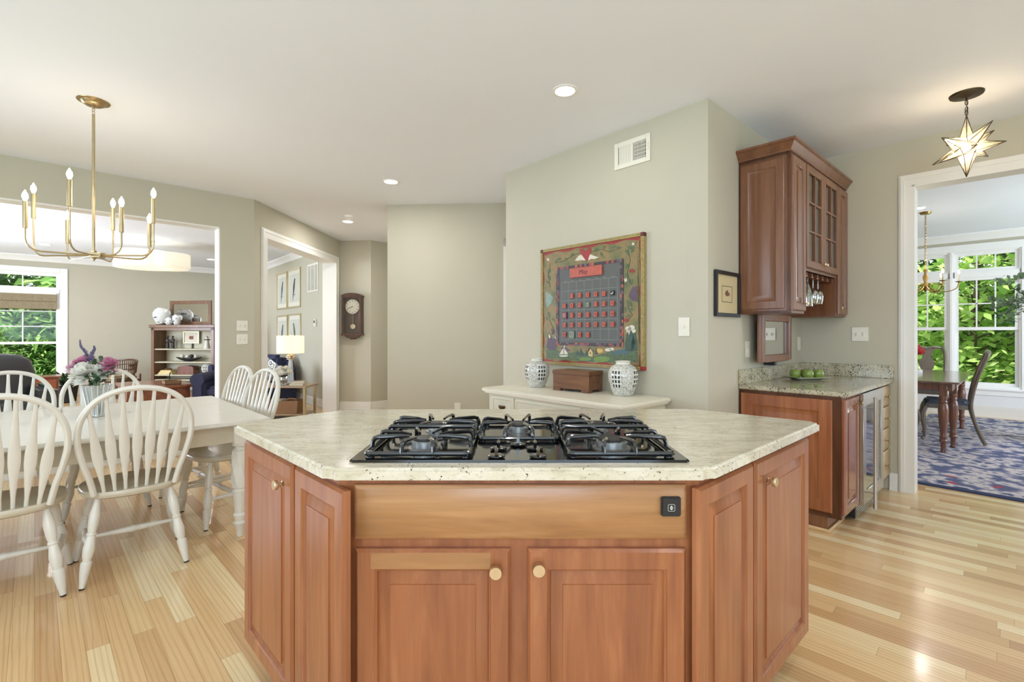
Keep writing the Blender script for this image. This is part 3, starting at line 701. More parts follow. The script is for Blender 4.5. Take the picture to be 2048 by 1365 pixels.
# framed mirror under the cabinet
mr = thing('wall_mirror', 'small wood framed mirror hanging below the wall cabinet', 'mirror', M=WE.at(0, 0, -.06))
ma, mb_ = WE.on(1526, y=-.1), WE.on(1584, y=-.1); mz = WE.on(1526, 727, y=-.1)[1]
o = MB(); zt2 = mz + .36
for q in ((ma, ma + .055, mz, zt2), (mb_ - .055, mb_, mz, zt2)): o.rings(q[0], q[1], q[2], q[3], [(0, -.022), (.008, -.040), (.03, -.036), (.045, -.02)][:2], .0)
o.box(ma + .05, mb_ - .05, -.038, 0, mz, mz + .055, .004); o.box(ma + .05, mb_ - .05, -.038, 0, zt2 - .055, zt2, .004)
o.build('frame', M_cherryD, mr)
MB().box(ma + .05, mb_ - .05, -.015, -.01, mz + .05, zt2 - .05).build('mirror_glass', M_chrome, mr)
MB().box((ma + mb_) / 2 - .02, (ma + mb_) / 2 + .02, -.02, .058, mz - .03, mz + .0).build('wall_bracket', M_blackmat, mr)

# plate with green apples
pc = at(1611, 760, CZ)
pl = thing('serving_plate', 'square pale green plate holding apples on the bar worktop', 'plate', (pc.x, pc.y, CZ + .0005), rz=.08)
o = MB(); R1 = []
for hw, z in ((.075, .0), (.08, .004), (.115, .014), (.132, .022), (.130, .025), (.112, .018), (.078, .008)):
    R1.append([o.bm.verts.new((sx * hw, sy * hw * .8, z)) for sx, sy in ((-1, -1), (1, -1), (1, 1), (-1, 1))])
for a, b in zip(R1, R1[1:]):
    for i in range(4): o.face([a[i], a[(i + 1) % 4], b[(i + 1) % 4], b[i]])
o.face(list(reversed(R1[0]))); o.face(R1[-1]); o.build('dish', mat('celadon_glaze', (176, 184, 160), .15, coat=.5, vary=.03), pl)
M_apple = mat('green_apple', (126, 146, 66), .22, coat=.3, vary=.14, vscale=30); M_stem = mat('apple_stem', (80, 60, 30), .7, vary=.1)
ap = [(-.072, .018, 0), (-.010, -.042, 0), (.030, .038, 0), (.090, -.020, 0)]
al = ['green apple at the wall end of the plate', 'green apple at the front of the plate', 'green apple behind and between two others on the plate', 'green apple at the doorway end of the plate']
rzp = .08
apr = thing('green_apple', al[0], 'apple', group='green apples on the plate')
o = MB(); r_ = .038
o.lathe([(0, .010), (.012, .002), (.022, 0), (.034, .012), (.040, .034), (.038, .052), (.028, .066), (.014, .069), (.004, .062), (0, .060)], n=20); o.build('flesh', M_apple, apr); MB().tube([(0, 0, .058), (.002, 0, .070), (.006, 0, .078)], .0014, 6).build('stem', M_stem, apr)
for i, (x, y, _) in enumerate(ap):
    v = Matrix.Rotation(rzp, 3, 'Z') @ Vector((x, y, 0)); L = (pc.x + v.x, pc.y + v.y, CZ + .012)
    if i == 0: apr.location = L
    else: dup(apr, L, i * 1.3, al[i])

# ------------------------------------------------------------------ wall plates, vent, small picture
def plate(W, px, py, wd, hg, kind, label, n=1):
    s, z = W.on(px, py)
    t = thing('light_switch' if kind == 'switch' else 'wall_outlet', label, 'switch' if kind == 'switch' else 'outlet', M=W.at(s, z))
    MB().box(-wd / 2, wd / 2, -.006, 0, -hg / 2, hg / 2, .003, 2).build('wall_plate', M_plate, t)
    for i in range(n):
        x = (i - (n - 1) / 2) * .046
        if kind == 'switch': MB().box(x - .005, x + .005, -.016, -.005, -.012, .012, .002).build('toggle', M_plate, t)
        else:
            o = MB()
            for sz in (-1, 1): o.box(x - .016, x + .016, -.008, -.005, sz * .02 - .014, sz * .02 + .014, .002)
            o.build('socket', M_plate, t)
    return t
plate(WC, 1368.5, 654, .085, .13, 'switch', 'single toggle light switch beside the calendar on the angled wall')
plate(WR, 1720.5, 669, .12, .12, 'switch', 'double light switch plate by the dining room doorway', 2)
plate(WA, 484, 652, .12, .12, 'switch', 'upper of two double switch plates beside the opening', 2)
plate(WA, 484, 679, .12, .12, 'switch', 'lower of two double switch plates beside the opening', 2)
plate(WE, 1494, 699, .075, .12, 'outlet', 'wall outlet between the wall corner and the framed mirror')
plate(WE, 1597, 688, .075, .12, 'outlet', 'wall outlet past the framed mirror near the inner corner')
plate(WD, 915.5, 816, .075, .12, 'outlet', 'low wall outlet on the plain middle wall behind the island')
# air vent
(s0, z1), (s1, z0) = WC.on(1230, 291), WC.on(1301.5, 320); zc = (WC.on(1265, 278)[1] + WC.on(1265, 332)[1]) / 2; hh = (WC.on(1265, 278)[1] - WC.on(1265, 332)[1]) / 2
vt = thing('air_vent', 'cream metal air register high on the angled wall', 'vent', M=WC.at((s0 + s1) / 2, zc)); hw = (s1 - s0) / 2
o = ring_frame(-hw, hw, -.010, 0, -hh, hh, .035, .035); o.box(-.012, .012, -.009, 0, -hh + .03, hh - .03); o.build('frame', M_plate, vt)
MB().box(-hw + .03, hw - .03, -.002, -.0005, -hh + .03, hh - .03).build('duct_shade', M_dark, vt)  # dark sheet painted as the shade behind the register slats
o = MB()
for k in range(9): x = -hw + .042 + k * (hw - .055) / 9; o.box(x, x + .009, -.008, -.003, -hh + .03, hh - .03)
for k in range(9): x = .018 + k * (hw - .055) / 9; o.box(x, x + .004, -.008, -.003, -hh + .03, hh - .03)
for k in range(5): z = -hh + .045 + k * (2 * hh - .09) / 4; o.box(.015, hw - .036, -.005, -.0025, z, z + .004)
o.build('slat', M_plate, vt); MB().box(hw - .018, hw - .014, -.016, -.008, -.02, .03).build('lever', M_plate, vt)
# fish picture
(s0, z1), (s1, z0) = WE.on(1427, 541), WE.on(1475.5, 634); zc = (WE.on(1451, 544)[1] + WE.on(1451, 634)[1]) / 2; hh = (WE.on(1451, 544)[1] - WE.on(1451, 634)[1]) / 2; hw = (s1 - s0) / 2
fp = thing('framed_picture', 'small black framed fish print on the wall beside the cabinet', 'picture', M=WE.at((s0 + s1) / 2, zc))
ring_frame(-hw, hw, -.022, 0, -hh, hh, .024).build('frame', M_blackmat, fp)
MB().box(-hw + .02, hw - .02, -.006, -.002, -hh + .02, hh - .02).build('mat_board', mat('tan_mat_board', (206, 190, 150), .8, vary=.03), fp)
o = MB(); a, b = hw * .42, hh * .36
for q in ((-a, a, -.0075, -.006, b - .003, b), (-a, a, -.0075, -.006, -b, -b + .003), (-a * 1.0 + .0, -a + .002, -.0075, -.006, -b, b), (a - .002, a, -.0075, -.006, -b, b)): o.box(*q)
o.build('print_border', M_blackmat, fp)
o = MB(); o.tube([(-.03, -.008, .0), (-.02, -.008, .004), (0, -.008, .006), (.015, -.008, .002), (.022, -.008, 0), (.034, -.008, .0)], 1, 10, flat=[(.003, .001), (.014, .001), (.021, .001), (.012, .001), (.005, .001), (.016, .001)], up=(0, 0, 1)); o.poly([(-.01, -.0085, .02), (.008, -.0085, .03), (.012, -.0085, .015)])
o.build('fish_drawing', mat('fish_brown', (120, 84, 70), .8, vary=.2, vscale=60), fp)
# ------------------------------------------------------------------ dresser on the calendar wall
dd = thing('dresser', 'long ivory painted dresser with cup pulls against the angled wall', 'dresser', M=WC.M)
da, db, dz_, dep = .34, WC.on(1344, 796)[0] + .0, .815, .57
o = MB(); o.box(da, db, -dep, -.004, dz_ - .028, dz_, .008, 2); o.box(da + .02, db - .02, -dep + .02, -.006, dz_ - .045, dz_ - .026, .004); o.build('dresser_top', M_chairT := mat('ivory_paint', (226, 220, 202), .35, vary=.03, vscale=8), dd)
M_drs = mat('pale_sage_paint', (205, 200, 180), .45, vary=.03, vscale=12)
o = MB(); o.box(da + .045, db - .045, -dep + .05, -.008, .08, dz_ - .044); o.build('carcass', M_drs, dd)
for x in (da + .05, db - .11): 
    for y in (-dep + .055, -.07): MB().box(x, x + .06, y, y + .06, 0, .08, .008).build('foot', M_drs, dd)
w1 = .28; xs = [da + .075, da + .075 + w1, db - .075 - w1, db - .075]
rows_ = [(.56, .755), (.335, .545), (.11, .32)]
M_cup = mat('antique_bronze', (92, 74, 52), .35, .9, vary=.1, vscale=40)
for i in range(3):
    for z0, z1 in rows_:
        x0, x1 = xs[i] + .006, xs[i + 1] - .006; o = MB()
        o.xf(Matrix.Identity(4)); o.rings(x0, x1, z0, z1, [(0, -.006), (.010, -.012), (.022, -.012), (.026, -.008), (.030, -.008)], 0)
        o.xf(Matrix.Translation((0, -dep + .05, 0))); d = o.build('drawer', M_drs, dd)
        for xk in ([(x0 + x1) / 2] if i != 1 else [x0 + .15, x1 - .15]):
            q = MB(); q.lathe([(0, -.03), (.012, -.027), (.022, -.018), (.027, -.004), (.027, 0)], (xk, -dep + .04, z0 + (z1 - z0) * .62), 18, 'z', sx=1.25); q.box(xk - .036, xk + .036, -dep + .036, -dep + .040, z0 + (z1 - z0) * .62 - .016, z0 + (z1 - z0) * .62 + .004); q.build('cup_pull', M_cup, d)

# ginger jars
def jarmat(name, dense=True):
    t = NT(name); v = t.coords((1, 1, 1)); sp = t.n('ShaderNodeSeparateXYZ'); t.l(v, sp.inputs[0])
    vo = t.n('ShaderNodeTexVoronoi', feature='DISTANCE_TO_EDGE'); vo.inputs['Scale'].default_value = 120; t.l(v, vo.inputs[0])
    col = t.ramp(vo.outputs[0], [(.10, lin((214, 212, 202))), (.24, lin((52, 60, 78)))], 'LINEAR')
    n2 = t.noise(v, 130, 3); col = t.mix(t.ramp(n2, [(.50, (0, 0, 0, 1)), (.60, (1, 1, 1, 1))]), col, lin((206, 203, 192)))
    # four geometric medallions
    at2 = t.math('ARCTAN2', sp.outputs[1], sp.outputs[0]); k = t.math('FRACT', t.math('ADD', t.math('MULTIPLY', at2, 4 / (2 * PI)), .5))
    inb = t.math('MULTIPLY', t.math('LESS_THAN', t.math('ABSOLUTE', t.math('SUBTRACT', k, .5)), .23), t.math('LESS_THAN', t.math('ABSOLUTE', t.math('SUBTRACT', sp.outputs[2], .125)), .062))
    gx = t.math('FRACT', t.math('MULTIPLY', k, 7.0)); gz = t.math('FRACT', t.math('MULTIPLY', sp.outputs[2], 32.0))
    gg = t.math('MULTIPLY', t.math('LESS_THAN', gx, .62), t.math('LESS_THAN', gz, .68))
    mcol = t.mix(gg, lin((214, 212, 202)), lin((36, 42, 54)))
    t.l(t.mix(inb, col, mcol), t.b.inputs['Base Color']); t.b.inputs['Roughness'].default_value = .15; t.b.inputs['Coat Weight'].default_value = .5
    return t.m
M_jar = jarmat('blue_white_porcelain'); M_porc = mat('white_porcelain', (216, 211, 197), .2, coat=.4, vary=.02)
def jar(px, py, d, hgt, r, label, rz):
    p = at(px, py, dz_); v = Vector(((px - CX) / F * d, d, dz_ + .001))
    t = thing('ginger_jar', label, 'jar', v, rz, group='blue and white ginger jars on the dresser')
    h = hgt; o = MB(); o.lathe([(r * .60, 0), (r * .64, .004), (r * .66, h * .04), (r * .80, h * .18), (r * .97, h * .42), (r, h * .58), (r * .95, h * .72), (r * .78, h * .84), (r * .54, h * .90), (r * .50, h * .905)], n=36); o.build('jar_body', M_jar, t)
    o = MB(); o.lathe([(r * .50, h * .895), (r * .47, h * .915), (r * .47, h * .965), (r * .52, h * .985), (r * .52, h), (r * .44, h), (r * .40, h * .96), (0, h * .955)], n=32); o.build('neck', M_porc, t)
jar(1074, 771, 4.00, .236, .103, 'ginger jar under the calendar, beyond the wooden box from the light switch', .4)
jar(1246, 787, 3.455, .244, .108, 'ginger jar standing at the end of the dresser nearest the light switch', .9)
# wooden box
bxm = wood('walnut_box', (92, 58, 36), (118, 78, 50), (142, 98, 64), .3, axis=0)
bp = at(1157, 779, dz_); bp = Vector(((1155 - CX) / F * 3.73, 3.73, dz_ + .001))
wbx = thing('wooden_box', 'small dark wooden box with bracket feet between two jars', 'box', bp, math.atan2(WC.u.y, WC.u.x) + .09)
o = MB(); hw = .165; o.box(-hw, hw, -.095, .095, .018, .150, .003)
for sx in (-1, 1):
    for sy in (-1, 1):
        xa, xb = sorted((sx * hw, sx * (hw - .07))); ya, yb = sorted((sy * .095, sy * .05)); o.box(xa, xb, ya, yb, 0, .02, .002)
o.build('box_body', bxm, wbx); MB().box(-hw - .004, hw + .004, -.099, .099, .125, .158, .004, 2).build('lid', bxm, wbx)

# ------------------------------------------------------------------ perpetual calendar
Sx = 4.873
def cs(X, Y): return WC.on(1080 + X / Sx, 460 + Y / Sx, y=-.028)
def sz(px, py): return WC.on(px, py, y=-.03)
TL, TR, BR, BL = sz(1080.5, 500.6), sz(1287.5, 465), sz(1288.8, 741.7), sz(1083, 728.5)
L_, R_, T_, B_ = (TL[0] + BL[0]) / 2, (TR[0] + BR[0]) / 2, (TL[1] + TR[1]) / 2, (BL[1] + BR[1]) / 2
cal = thing('wall_calendar', 'hand painted wall calendar with a slate board and folk art border', 'calendar', M=WC.M)
M_ochre = mat('painted_ochre_gold', (156, 138, 84), .5, vary=.22, vscale=50); M_red = mat('painted_red', (150, 42, 40), .5, vary=.12, vscale=30)
M_maroon = mat('painted_maroon', (92, 32, 36), .5, vary=.2, vscale=40)
fw = .026
MB().box(L_ + fw, R_ - fw, -.026, -.003, B_ + fw, T_ - fw).build('border_board', M_red, cal)
o = MB(); o.box(L_, L_ + fw, -.036, -.001, B_ + fw, T_ - fw, .003); o.box(R_ - fw, R_, -.036, -.001, B_ + fw, T_ - fw, .003); o.box(L_ + fw, R_ - fw, -.036, -.001, T_ - fw, T_, .003); o.box(L_ + fw, R_ - fw, -.036, -.001, B_, B_ + fw, .003); o.build('frame', M_ochre, cal)
for x in (L_, R_ - fw):
    for z, m in ((B_, M_red), (T_ - fw, M_maroon)): MB().box(x - .001, x + fw + .001, -.038, -.001, z - .001, z + fw + .001, .003).build('corner_block', m, cal)
# scripted dashes along the frame
o = MB(); random.seed(3)
for side_ in range(4):
    Ln = (T_ - B_ - 2 * fw) if side_ < 2 else (R_ - L_ - 2 * fw); k = 0.01
    while k < Ln - .012:
        wl = random.uniform(.003, .008)
        if side_ < 2: x = (L_ if side_ == 0 else R_ - fw) + fw * .45; o.box(x, x + .004, -.0366, -.0358, B_ + fw + k, B_ + fw + k + wl)
        else: z = (T_ - fw if side_ == 2 else B_) + fw * .45; o.box(L_ + fw + k, L_ + fw + k + wl, -.0366, -.0358, z, z + .004)
        k += wl + random.uniform(.003, .007)
o.build('frame_script', mat('brown_script', (100, 80, 50), .6, vary=.1), cal)
il, ir, it, ib = L_ + fw, R_ - fw, T_ - fw, B_ + fw
def layer(pts, y): return [(p[0], y, p[1]) for p in pts]
def motif(name, polys, m, y=-.0275, th=.0012):
    o = MB()
    for P in polys:
        a = [o.bm.verts.new((p[0], y, p[1])) for p in P]; b = [o.bm.verts.new((p[0], y + th, p[1])) for p in P]
        o.face(a)
        for i in range(len(P)): o.face([a[i], a[(i + 1) % len(P)], b[(i + 1) % len(P)], b[i]])
    bmesh.ops.triangulate(o.bm, faces=[f for f in o.bm.faces if len(f.verts) > 4])
    return o.build(name, m, cal)
def wavy(x0, x1, z0, z1, amp, n=60):
    P = []; 
    for i in range(n): t = i / n; P.append((x0 + (x1 - x0) * t, z0 + amp * (1 + math.sin(t * 31)) / 2 + amp * .3))
    for i in range(n): t = i / n; P.append((x1 - amp * (1 + math.sin(t * 35)) / 2 - amp * .2, z0 + (z1 - z0) * t))
    for i in range(n): t = i / n; P.append((x1 - (x1 - x0) * t, z1 - amp * 1.1 * (1 + math.sin(t * 27 + 1)) / 2 - amp * .5))
    for i in range(n): t = i / n; P.append((x0 + amp * (1 + math.sin(t * 33)) / 2 + amp * .1, z1 - (z1 - z0) * t))
    return P
t = NT('folk_art_ground'); v = t.coords((1, 1, 1)); a = t.noise(v, 7, 5, .6); sp = t.n('ShaderNodeSeparateXYZ'); t.l(v, sp.inputs[0])
col = t.ramp(a, [(.3, lin((74, 84, 54))), (.42, lin((104, 104, 62))), (.58, lin((140, 116, 72))), (.7, lin((88, 98, 64)))]); t.l(col, t.b.inputs['Base Color']); t.b.inputs['Roughness'].default_value = .5
motif('painted_ground', [wavy(il, ir, ib, it, .016)], t.m, -.0272)
M_g1 = mat('painted_green', (78, 96, 62), .5, vary=.25, vscale=40); M_g2 = mat('painted_dark_green', (50, 76, 62), .5, vary=.2, vscale=50); M_g3 = mat('painted_lime', (104, 132, 62), .5, vary=.15, vscale=40)
M_pw = mat('painted_cream', (206, 200, 182), .5, vary=.05); M_pp = mat('painted_purple', (84, 68, 82), .5, vary=.2, vscale=40); M_pb = mat('painted_blue_green', (124, 146, 136), .5, vary=.12, vscale=30)
M_slate = mat('slate_board', (86, 88, 84), .55, vary=.06, vscale=9); M_line = mat('pale_grid_line', (150, 154, 148), .6, vary=.05)
cz = lambda *P: [cs(x, y) for x, y in P]
def blob(X, Y, rx, ry, n=14, ph=0): return [cs(X + rx * math.cos(2 * PI * k / n + ph), Y + ry * math.sin(2 * PI * k / n + ph)) for k in range(n)]
# hills along the bottom and side scenes
motif('painted_hills', [cz((60, 1170), (120, 1150), (200, 1190), (300, 1200), (380, 1185), (470, 1215), (540, 1230), (640, 1200), (700, 1180), (800, 1210), (880, 1180), (950, 1190), (955, 1290), (860, 1290), (740, 1300), (600, 1280), (480, 1285), (300, 1262), (160, 1250), (60, 1255))], M_g1, -.0280)
motif('painted_meadow', [blob(600, 1262, 82, 30), blob(440, 1262, 60, 18)], M_g3, -.0286)
motif('painted_lake', [cz((100, 1180), (170, 1165), (320, 1178), (330, 1210), (200, 1225), (100, 1215))] and [cz((680, 1200), (740, 1175), (830, 1165), (880, 1190), (850, 1212), (740, 1215))], mat('painted_blue', (66, 92, 98), .5, vary=.15), -.0290)
for P_ in [cz((375, 1228), (398, 1150), (425, 1228)), cz((455, 1215), (475, 1148), (500, 1215)), cz((535, 1215), (550, 1155), (565, 1215)), cz((440, 1228), (452, 1170), (466, 1228)), cz((350, 1220), (365, 1170), (380, 1220)), cz((830, 1100), (850, 980), (880, 940), (930, 1100), (900, 1180), (830, 1180)), cz((890, 1110), (925, 960), (948, 1110), (945, 1180), (890, 1180))]: motif('painted_pine', [P_], M_g2, -.0292)
motif('painted_clouds', [blob(862, 962, 30, 22), blob(895, 955, 30, 26), blob(915, 985, 20, 20), cz((835, 960), (850, 1010), (862, 975)), cz((855, 960), (868, 1030), (885, 960)), blob(665, 1170, 32, 16), blob(698, 1163, 24, 14)], M_pw, -.0296)
for P_ in [cz((60, 1150), (75, 1060), (95, 1020), (120, 1070), (150, 1040), (162, 1150), (120, 1180)), cz((860, 650), (900, 560), (948, 545), (952, 700), (900, 690)), cz((205, 1155), (230, 1130), (300, 1180), (220, 1190))]: motif('painted_mountain', [P_], M_pp, -.0290)
motif('painted_snow', [cz((84, 1035), (95, 1018), (104, 1052), (94, 1060)), cz((142, 1050), (152, 1040), (158, 1070)), blob(238, 1140, 8, 8)], M_pw, -.0298)
motif('painted_boat', [cz((230, 1150), (230, 1215), (190, 1212)), cz((236, 1150), (236, 1215), (276, 1212)), cz((185, 1222), (278, 1222), (262, 1238), (200, 1238))], M_pw, -.0300)
motif('painted_house', [cz((472, 1230), (472, 1180), (492, 1155), (515, 1185), (515, 1240))], mat('painted_yellow', (196, 172, 112), .5, vary=.05), -.0300)
motif('painted_house_roof', [cz((466, 1188), (490, 1148), (496, 1152), (474, 1192)), cz((488, 1148), (524, 1188), (517, 1192)), cz((487, 1195), (497, 1195), (497, 1208), (487, 1208))], M_maroon, -.0304)
motif('painted_sun', [blob(580, 1180, 34, 22)], mat('painted_sun_yellow', (206, 166, 84), .5, vary=.05), -.0288)
motif('painted_moth', [cz((58, 600), (95, 620), (130, 660), (110, 720), (70, 760), (56, 700))], M_pb, -.0288)
motif('painted_moon', [[cs(122 + 22 * math.cos(a), 992 + 30 * math.sin(a)) for a in [x * .35 - 2.2 for x in range(13)]] + [cs(116 + 14 * math.cos(a), 992 + 20 * math.sin(a)) for a in [2.0 - x * .35 for x in range(12)]]], M_pp, -.0296)
def leaf(X, Y, L, a, w_=.4):
    c, s_ = math.cos(a), math.sin(a); P = []
    for t_, q in ((0, 0), (.3, w_), (.65, w_ * .8), (1, 0), (.65, -w_ * .8), (.3, -w_)): P.append(cs(X + (t_ * c - q * s_ * .6) * L, Y + (t_ * s_ + q * c * .6) * L))
    return P
motif('painted_leaves', [leaf(*q) for q in ((150, 330, 50, -1.2), (165, 290, 50, -.3), (240, 270, 45, .7), (300, 255, 45, -.8), (590, 215, 55, 1.2), (610, 190, 50, -.9), (520, 195, 60, -.1), (700, 180, 55, -.6), (740, 165, 50, .3), (830, 190, 70, 1.0), (850, 170, 80, .1), (880, 220, 50, -.6), (900, 150, 60, -.7), (80, 440, 60, 1.2), (60, 500, 50, .6), (100, 380, 60, 2.0), (860, 330, 60, 2.1), (830, 420, 60, 1.2), (850, 700, 70, .8), (830, 750, 60, 1.6), (900, 760, 60, 2.2), (880, 830, 50, 2.8), (80, 800, 60, 1.4), (110, 860, 50, .7), (900, 480, 60, 1.9), (60, 850, 40, 1.2))], M_g1, -.0290)
o = MB()
for P in (((165, 320), (240, 300), (320, 250), (390, 222)), ((500, 215), (600, 190), (680, 215), (800, 170)), ((860, 190), (880, 300), (850, 420), (880, 520)), ((100, 330), (80, 450), (100, 560)), ((850, 690), (860, 760), (900, 830), (840, 900)), ((90, 860), (110, 920), (130, 960))):
    o.tube([(cs(x, y)[0], -.0285, cs(x, y)[1]) for x, y in P], .0016, 6)
o.build('painted_vine', M_g2, cal)
motif('painted_tulips', [cz((62, 268), (75, 285), (88, 270), (92, 300), (72, 305)), cz((820, 465), (832, 485), (842, 462), (848, 500), (826, 512)), cz((900, 120), (915, 132), (930, 118), (915, 150), (898, 148))], M_pw, -.0296)
def star_(X, Y, r): return [cs(X + (r if k % 2 else r * .4) * math.cos(k * PI / 6), Y + (r if k % 2 else r * .4) * math.sin(k * PI / 6)) for k in range(12)]
motif('painted_stars', [star_(900, 400, 28), star_(838, 880, 28)], M_red, -.0296)
motif('painted_wings', [cz((340, 300), (380, 250), (430, 235), (445, 300), (400, 295), (370, 302)), cz((470, 300), (480, 235), (530, 255), (575, 268), (530, 285), (500, 282))], M_pw, -.0292)
motif('painted_heart', [cz((385, 195), (400, 183), (425, 190), (442, 215), (460, 190), (485, 175), (502, 185), (498, 215), (480, 260), (455, 312), (430, 275), (400, 235))], M_red, -.0300)
# checkered border and slate
q = [cs(158, 368), cs(810, 283), cs(815, 1138), cs(165, 1128)]; cl, cr = (q[0][0] + q[3][0]) / 2, (q[1][0] + q[2][0]) / 2; ct, cb_ = (q[0][1] + q[1][1]) / 2, (q[2][1] + q[3][1]) / 2
q = [cs(182, 390), cs(782, 316), cs(785, 1110), cs(190, 1098)]; sl_, sr_ = (q[0][0] + q[3][0]) / 2, (q[1][0] + q[2][0]) / 2; st_, sb_ = (q[0][1] + q[1][1]) / 2, (q[2][1] + q[3][1]) / 2
t = NT('checkered_paint'); cbn = t.coords((42, 42, 42)); vm = t.n('ShaderNodeVectorMath', operation='FLOOR'); t.l(cbn, vm.inputs[0]); wn = t.n('ShaderNodeTexWhiteNoise'); t.l(vm.outputs[0], wn.inputs['Vector'])
t.l(t.ramp(wn.outputs[0], [(0, lin((48, 40, 44))), (.3, lin((84, 62, 76))), (.5, lin((52, 46, 46))), (.65, lin((150, 62, 52))), (.8, lin((106, 84, 96))), (.92, lin((178, 92, 62)))], 'CONSTANT'), t.b.inputs['Base Color']); t.b.inputs['Roughness'].default_value = .5
o = MB(); o.box(cl, sl_, -.032, -.026, cb_, ct); o.box(sr_, cr, -.032, -.026, cb_, ct); o.box(sl_, sr_, -.032, -.026, st_, ct); o.box(sl_, sr_, -.032, -.026, cb_, sb_); o.build('checkered_border', t.m, cal)
MB().box(sl_, sr_, -.029, -.026, sb_, st_).build('slate_board', M_slate, cal)
gx = [cs(x, 800)[0] for x in (212, 280, 354, 432, 510, 588, 670, 755)]
gz = [(cs(215, a)[1] + cs(755, b)[1]) / 2 for a, b in ((515, 462), (605, 557), (695, 659), (785, 762), (880, 866), (970, 968), (1070, 1070))]
o = MB()
for x in gx: o.box(x - .0008, x + .0008, -.0294, -.029, gz[-1], gz[0])
for z in gz: o.box(gx[0], gx[-1], -.0294, -.029, z - .0008, z + .0008)
o.build('grid_line', M_line, cal)
o = MB()
for i, dname in enumerate(('Sunday', 'Monday', 'Tuesday', 'Wednesday', 'Thursday', 'Friday', 'Saturday')):
    o.text(dname, .0105, Matrix.Translation(((gx[i] + gx[i + 1]) / 2, -.0292, gz[0] + .009)), .0002)
o.build('day_lettering', M_line, cal)
# tiles: things of their own, stuck to the board
M_tile = mat('red_clay_tile', (176, 84, 66), .5, vary=.12, vscale=40); M_tileD = mat('dark_number_ink', (70, 30, 26), .6, vary=.1)
M_tg = mat('green_tile', (122, 134, 112), .5, vary=.2, vscale=60); M_tm = mat('maroon_tile', (118, 52, 64), .5, vary=.15, vscale=60); M_tb = mat('black_tile', (40, 40, 40), .5, vary=.1)
words_ = 'one two three four five six seven eight nine ten eleven twelve thirteen fourteen fifteen sixteen seventeen eighteen nineteen twenty twenty-one twenty-two twenty-three twenty-four twenty-five twenty-six twenty-seven twenty-eight twenty-nine thirty thirty-one'.split()
cwid = gx[1] - gx[0]
for n in range(1, 32):
    k = n; r, c = 1 + k // 7, k % 7
    if n == 6: r, c = 1, 6
    x = (gx[c] + gx[c + 1]) / 2; z = (gz[r] + gz[r + 1]) / 2 - .003; sz_ = .0175; m = M_tile; lab = 'red calendar tile numbered %s' % words_[n - 1]; txt = str(n)
    if n == 6: m = M_tb; lab = 'black calendar tile with a white bird, beside number five'; txt = None
    if n == 10: m = M_tg; lab = 'small pale green calendar tile in the row of number nine'
    if n == 14: m = M_tm; sz_ = .026; lab = 'large maroon calendar tile with white blossoms beside number fifteen'; txt = None
    if n == 29: m = M_tg; sz_ = .027; lab = 'large grey green calendar tile between the last numbers'; txt = None
    t = thing('calendar_tile', lab, 'calendar tile', M=WC.at(x, z, -.0295), group='number tiles on the wall calendar')
    MB().box(-sz_, sz_, -.012, 0, -sz_ * 1.08, sz_ * 1.08, .003, 2).build('tile_body', m, t)
    if txt: MB().text(txt, .026 if n < 10 else .021, Matrix.Translation((0, -.0122, 0)), .0006).build('numeral', M_tileD if m is M_tile else M_g2, t)
    elif n == 6:
        o = MB(); o.tube([(-.012, -.0125, -.004), (-.004, -.013, -.006), (.006, -.013, -.003), (.011, -.0125, .008)], [.002, .005, .004, .002], 8); o.build('bird_drawing', M_pw, t)
    elif n == 14:
        o = MB()
        for a, b in ((-.010, .012), (.008, .014), (-.002, .002), (.012, -.002), (-.012, -.006), (.002, -.014)): o.lathe([(.004, 0), (.004, .001), (0, .0014)], (a, -.012, b), 8, '-y')
        o.build('blossom_drawing', M_pw, t)
    else:
        o = MB(); o.tube([(-.016, -.0125, .008), (-.008, -.0125, -.004), (.0, -.0125, .010), (.012, -.0125, .004), (.016, -.0125, .012)], .0012, 6); o.build('branch_drawing', M_g2, t)
q = [cs(297, 380), cs(612, 340), cs(618, 440), cs(300, 472)]; hx0, hx1 = (q[0][0] + q[3][0]) / 2, (q[1][0] + q[2][0]) / 2; hz0, hz1 = (q[2][1] + q[3][1]) / 2, (q[0][1] + q[1][1]) / 2
t = thing('month_plaque', 'wide red plaque with a sunburst naming the month on the calendar', 'plaque', M=WC.at((hx0 + hx1) / 2, (hz0 + hz1) / 2, -.0295)); hw, hh = (hx1 - hx0) / 2, (hz1 - hz0) / 2
MB().box(-hw, hw, -.014, 0, -hh, hh, .003, 2).build('plaque_body', M_tile, t)
MB().text('May', hh * 1.35, Matrix.Translation((-.02, -.0145, 0)), .0008).build('month_lettering', M_maroon, t)
o = MB()
for k in range(8): a = k * PI / 4; v = Vector((math.cos(a), 0, math.sin(a))); p = Vector((hw * .66, -.0148, 0)); o.tube([p + v * .004, p + v * .019], [.0022, .0008], 6)
o.build('sunburst', mat('coral_paint', (214, 112, 88), .5, vary=.05), t)

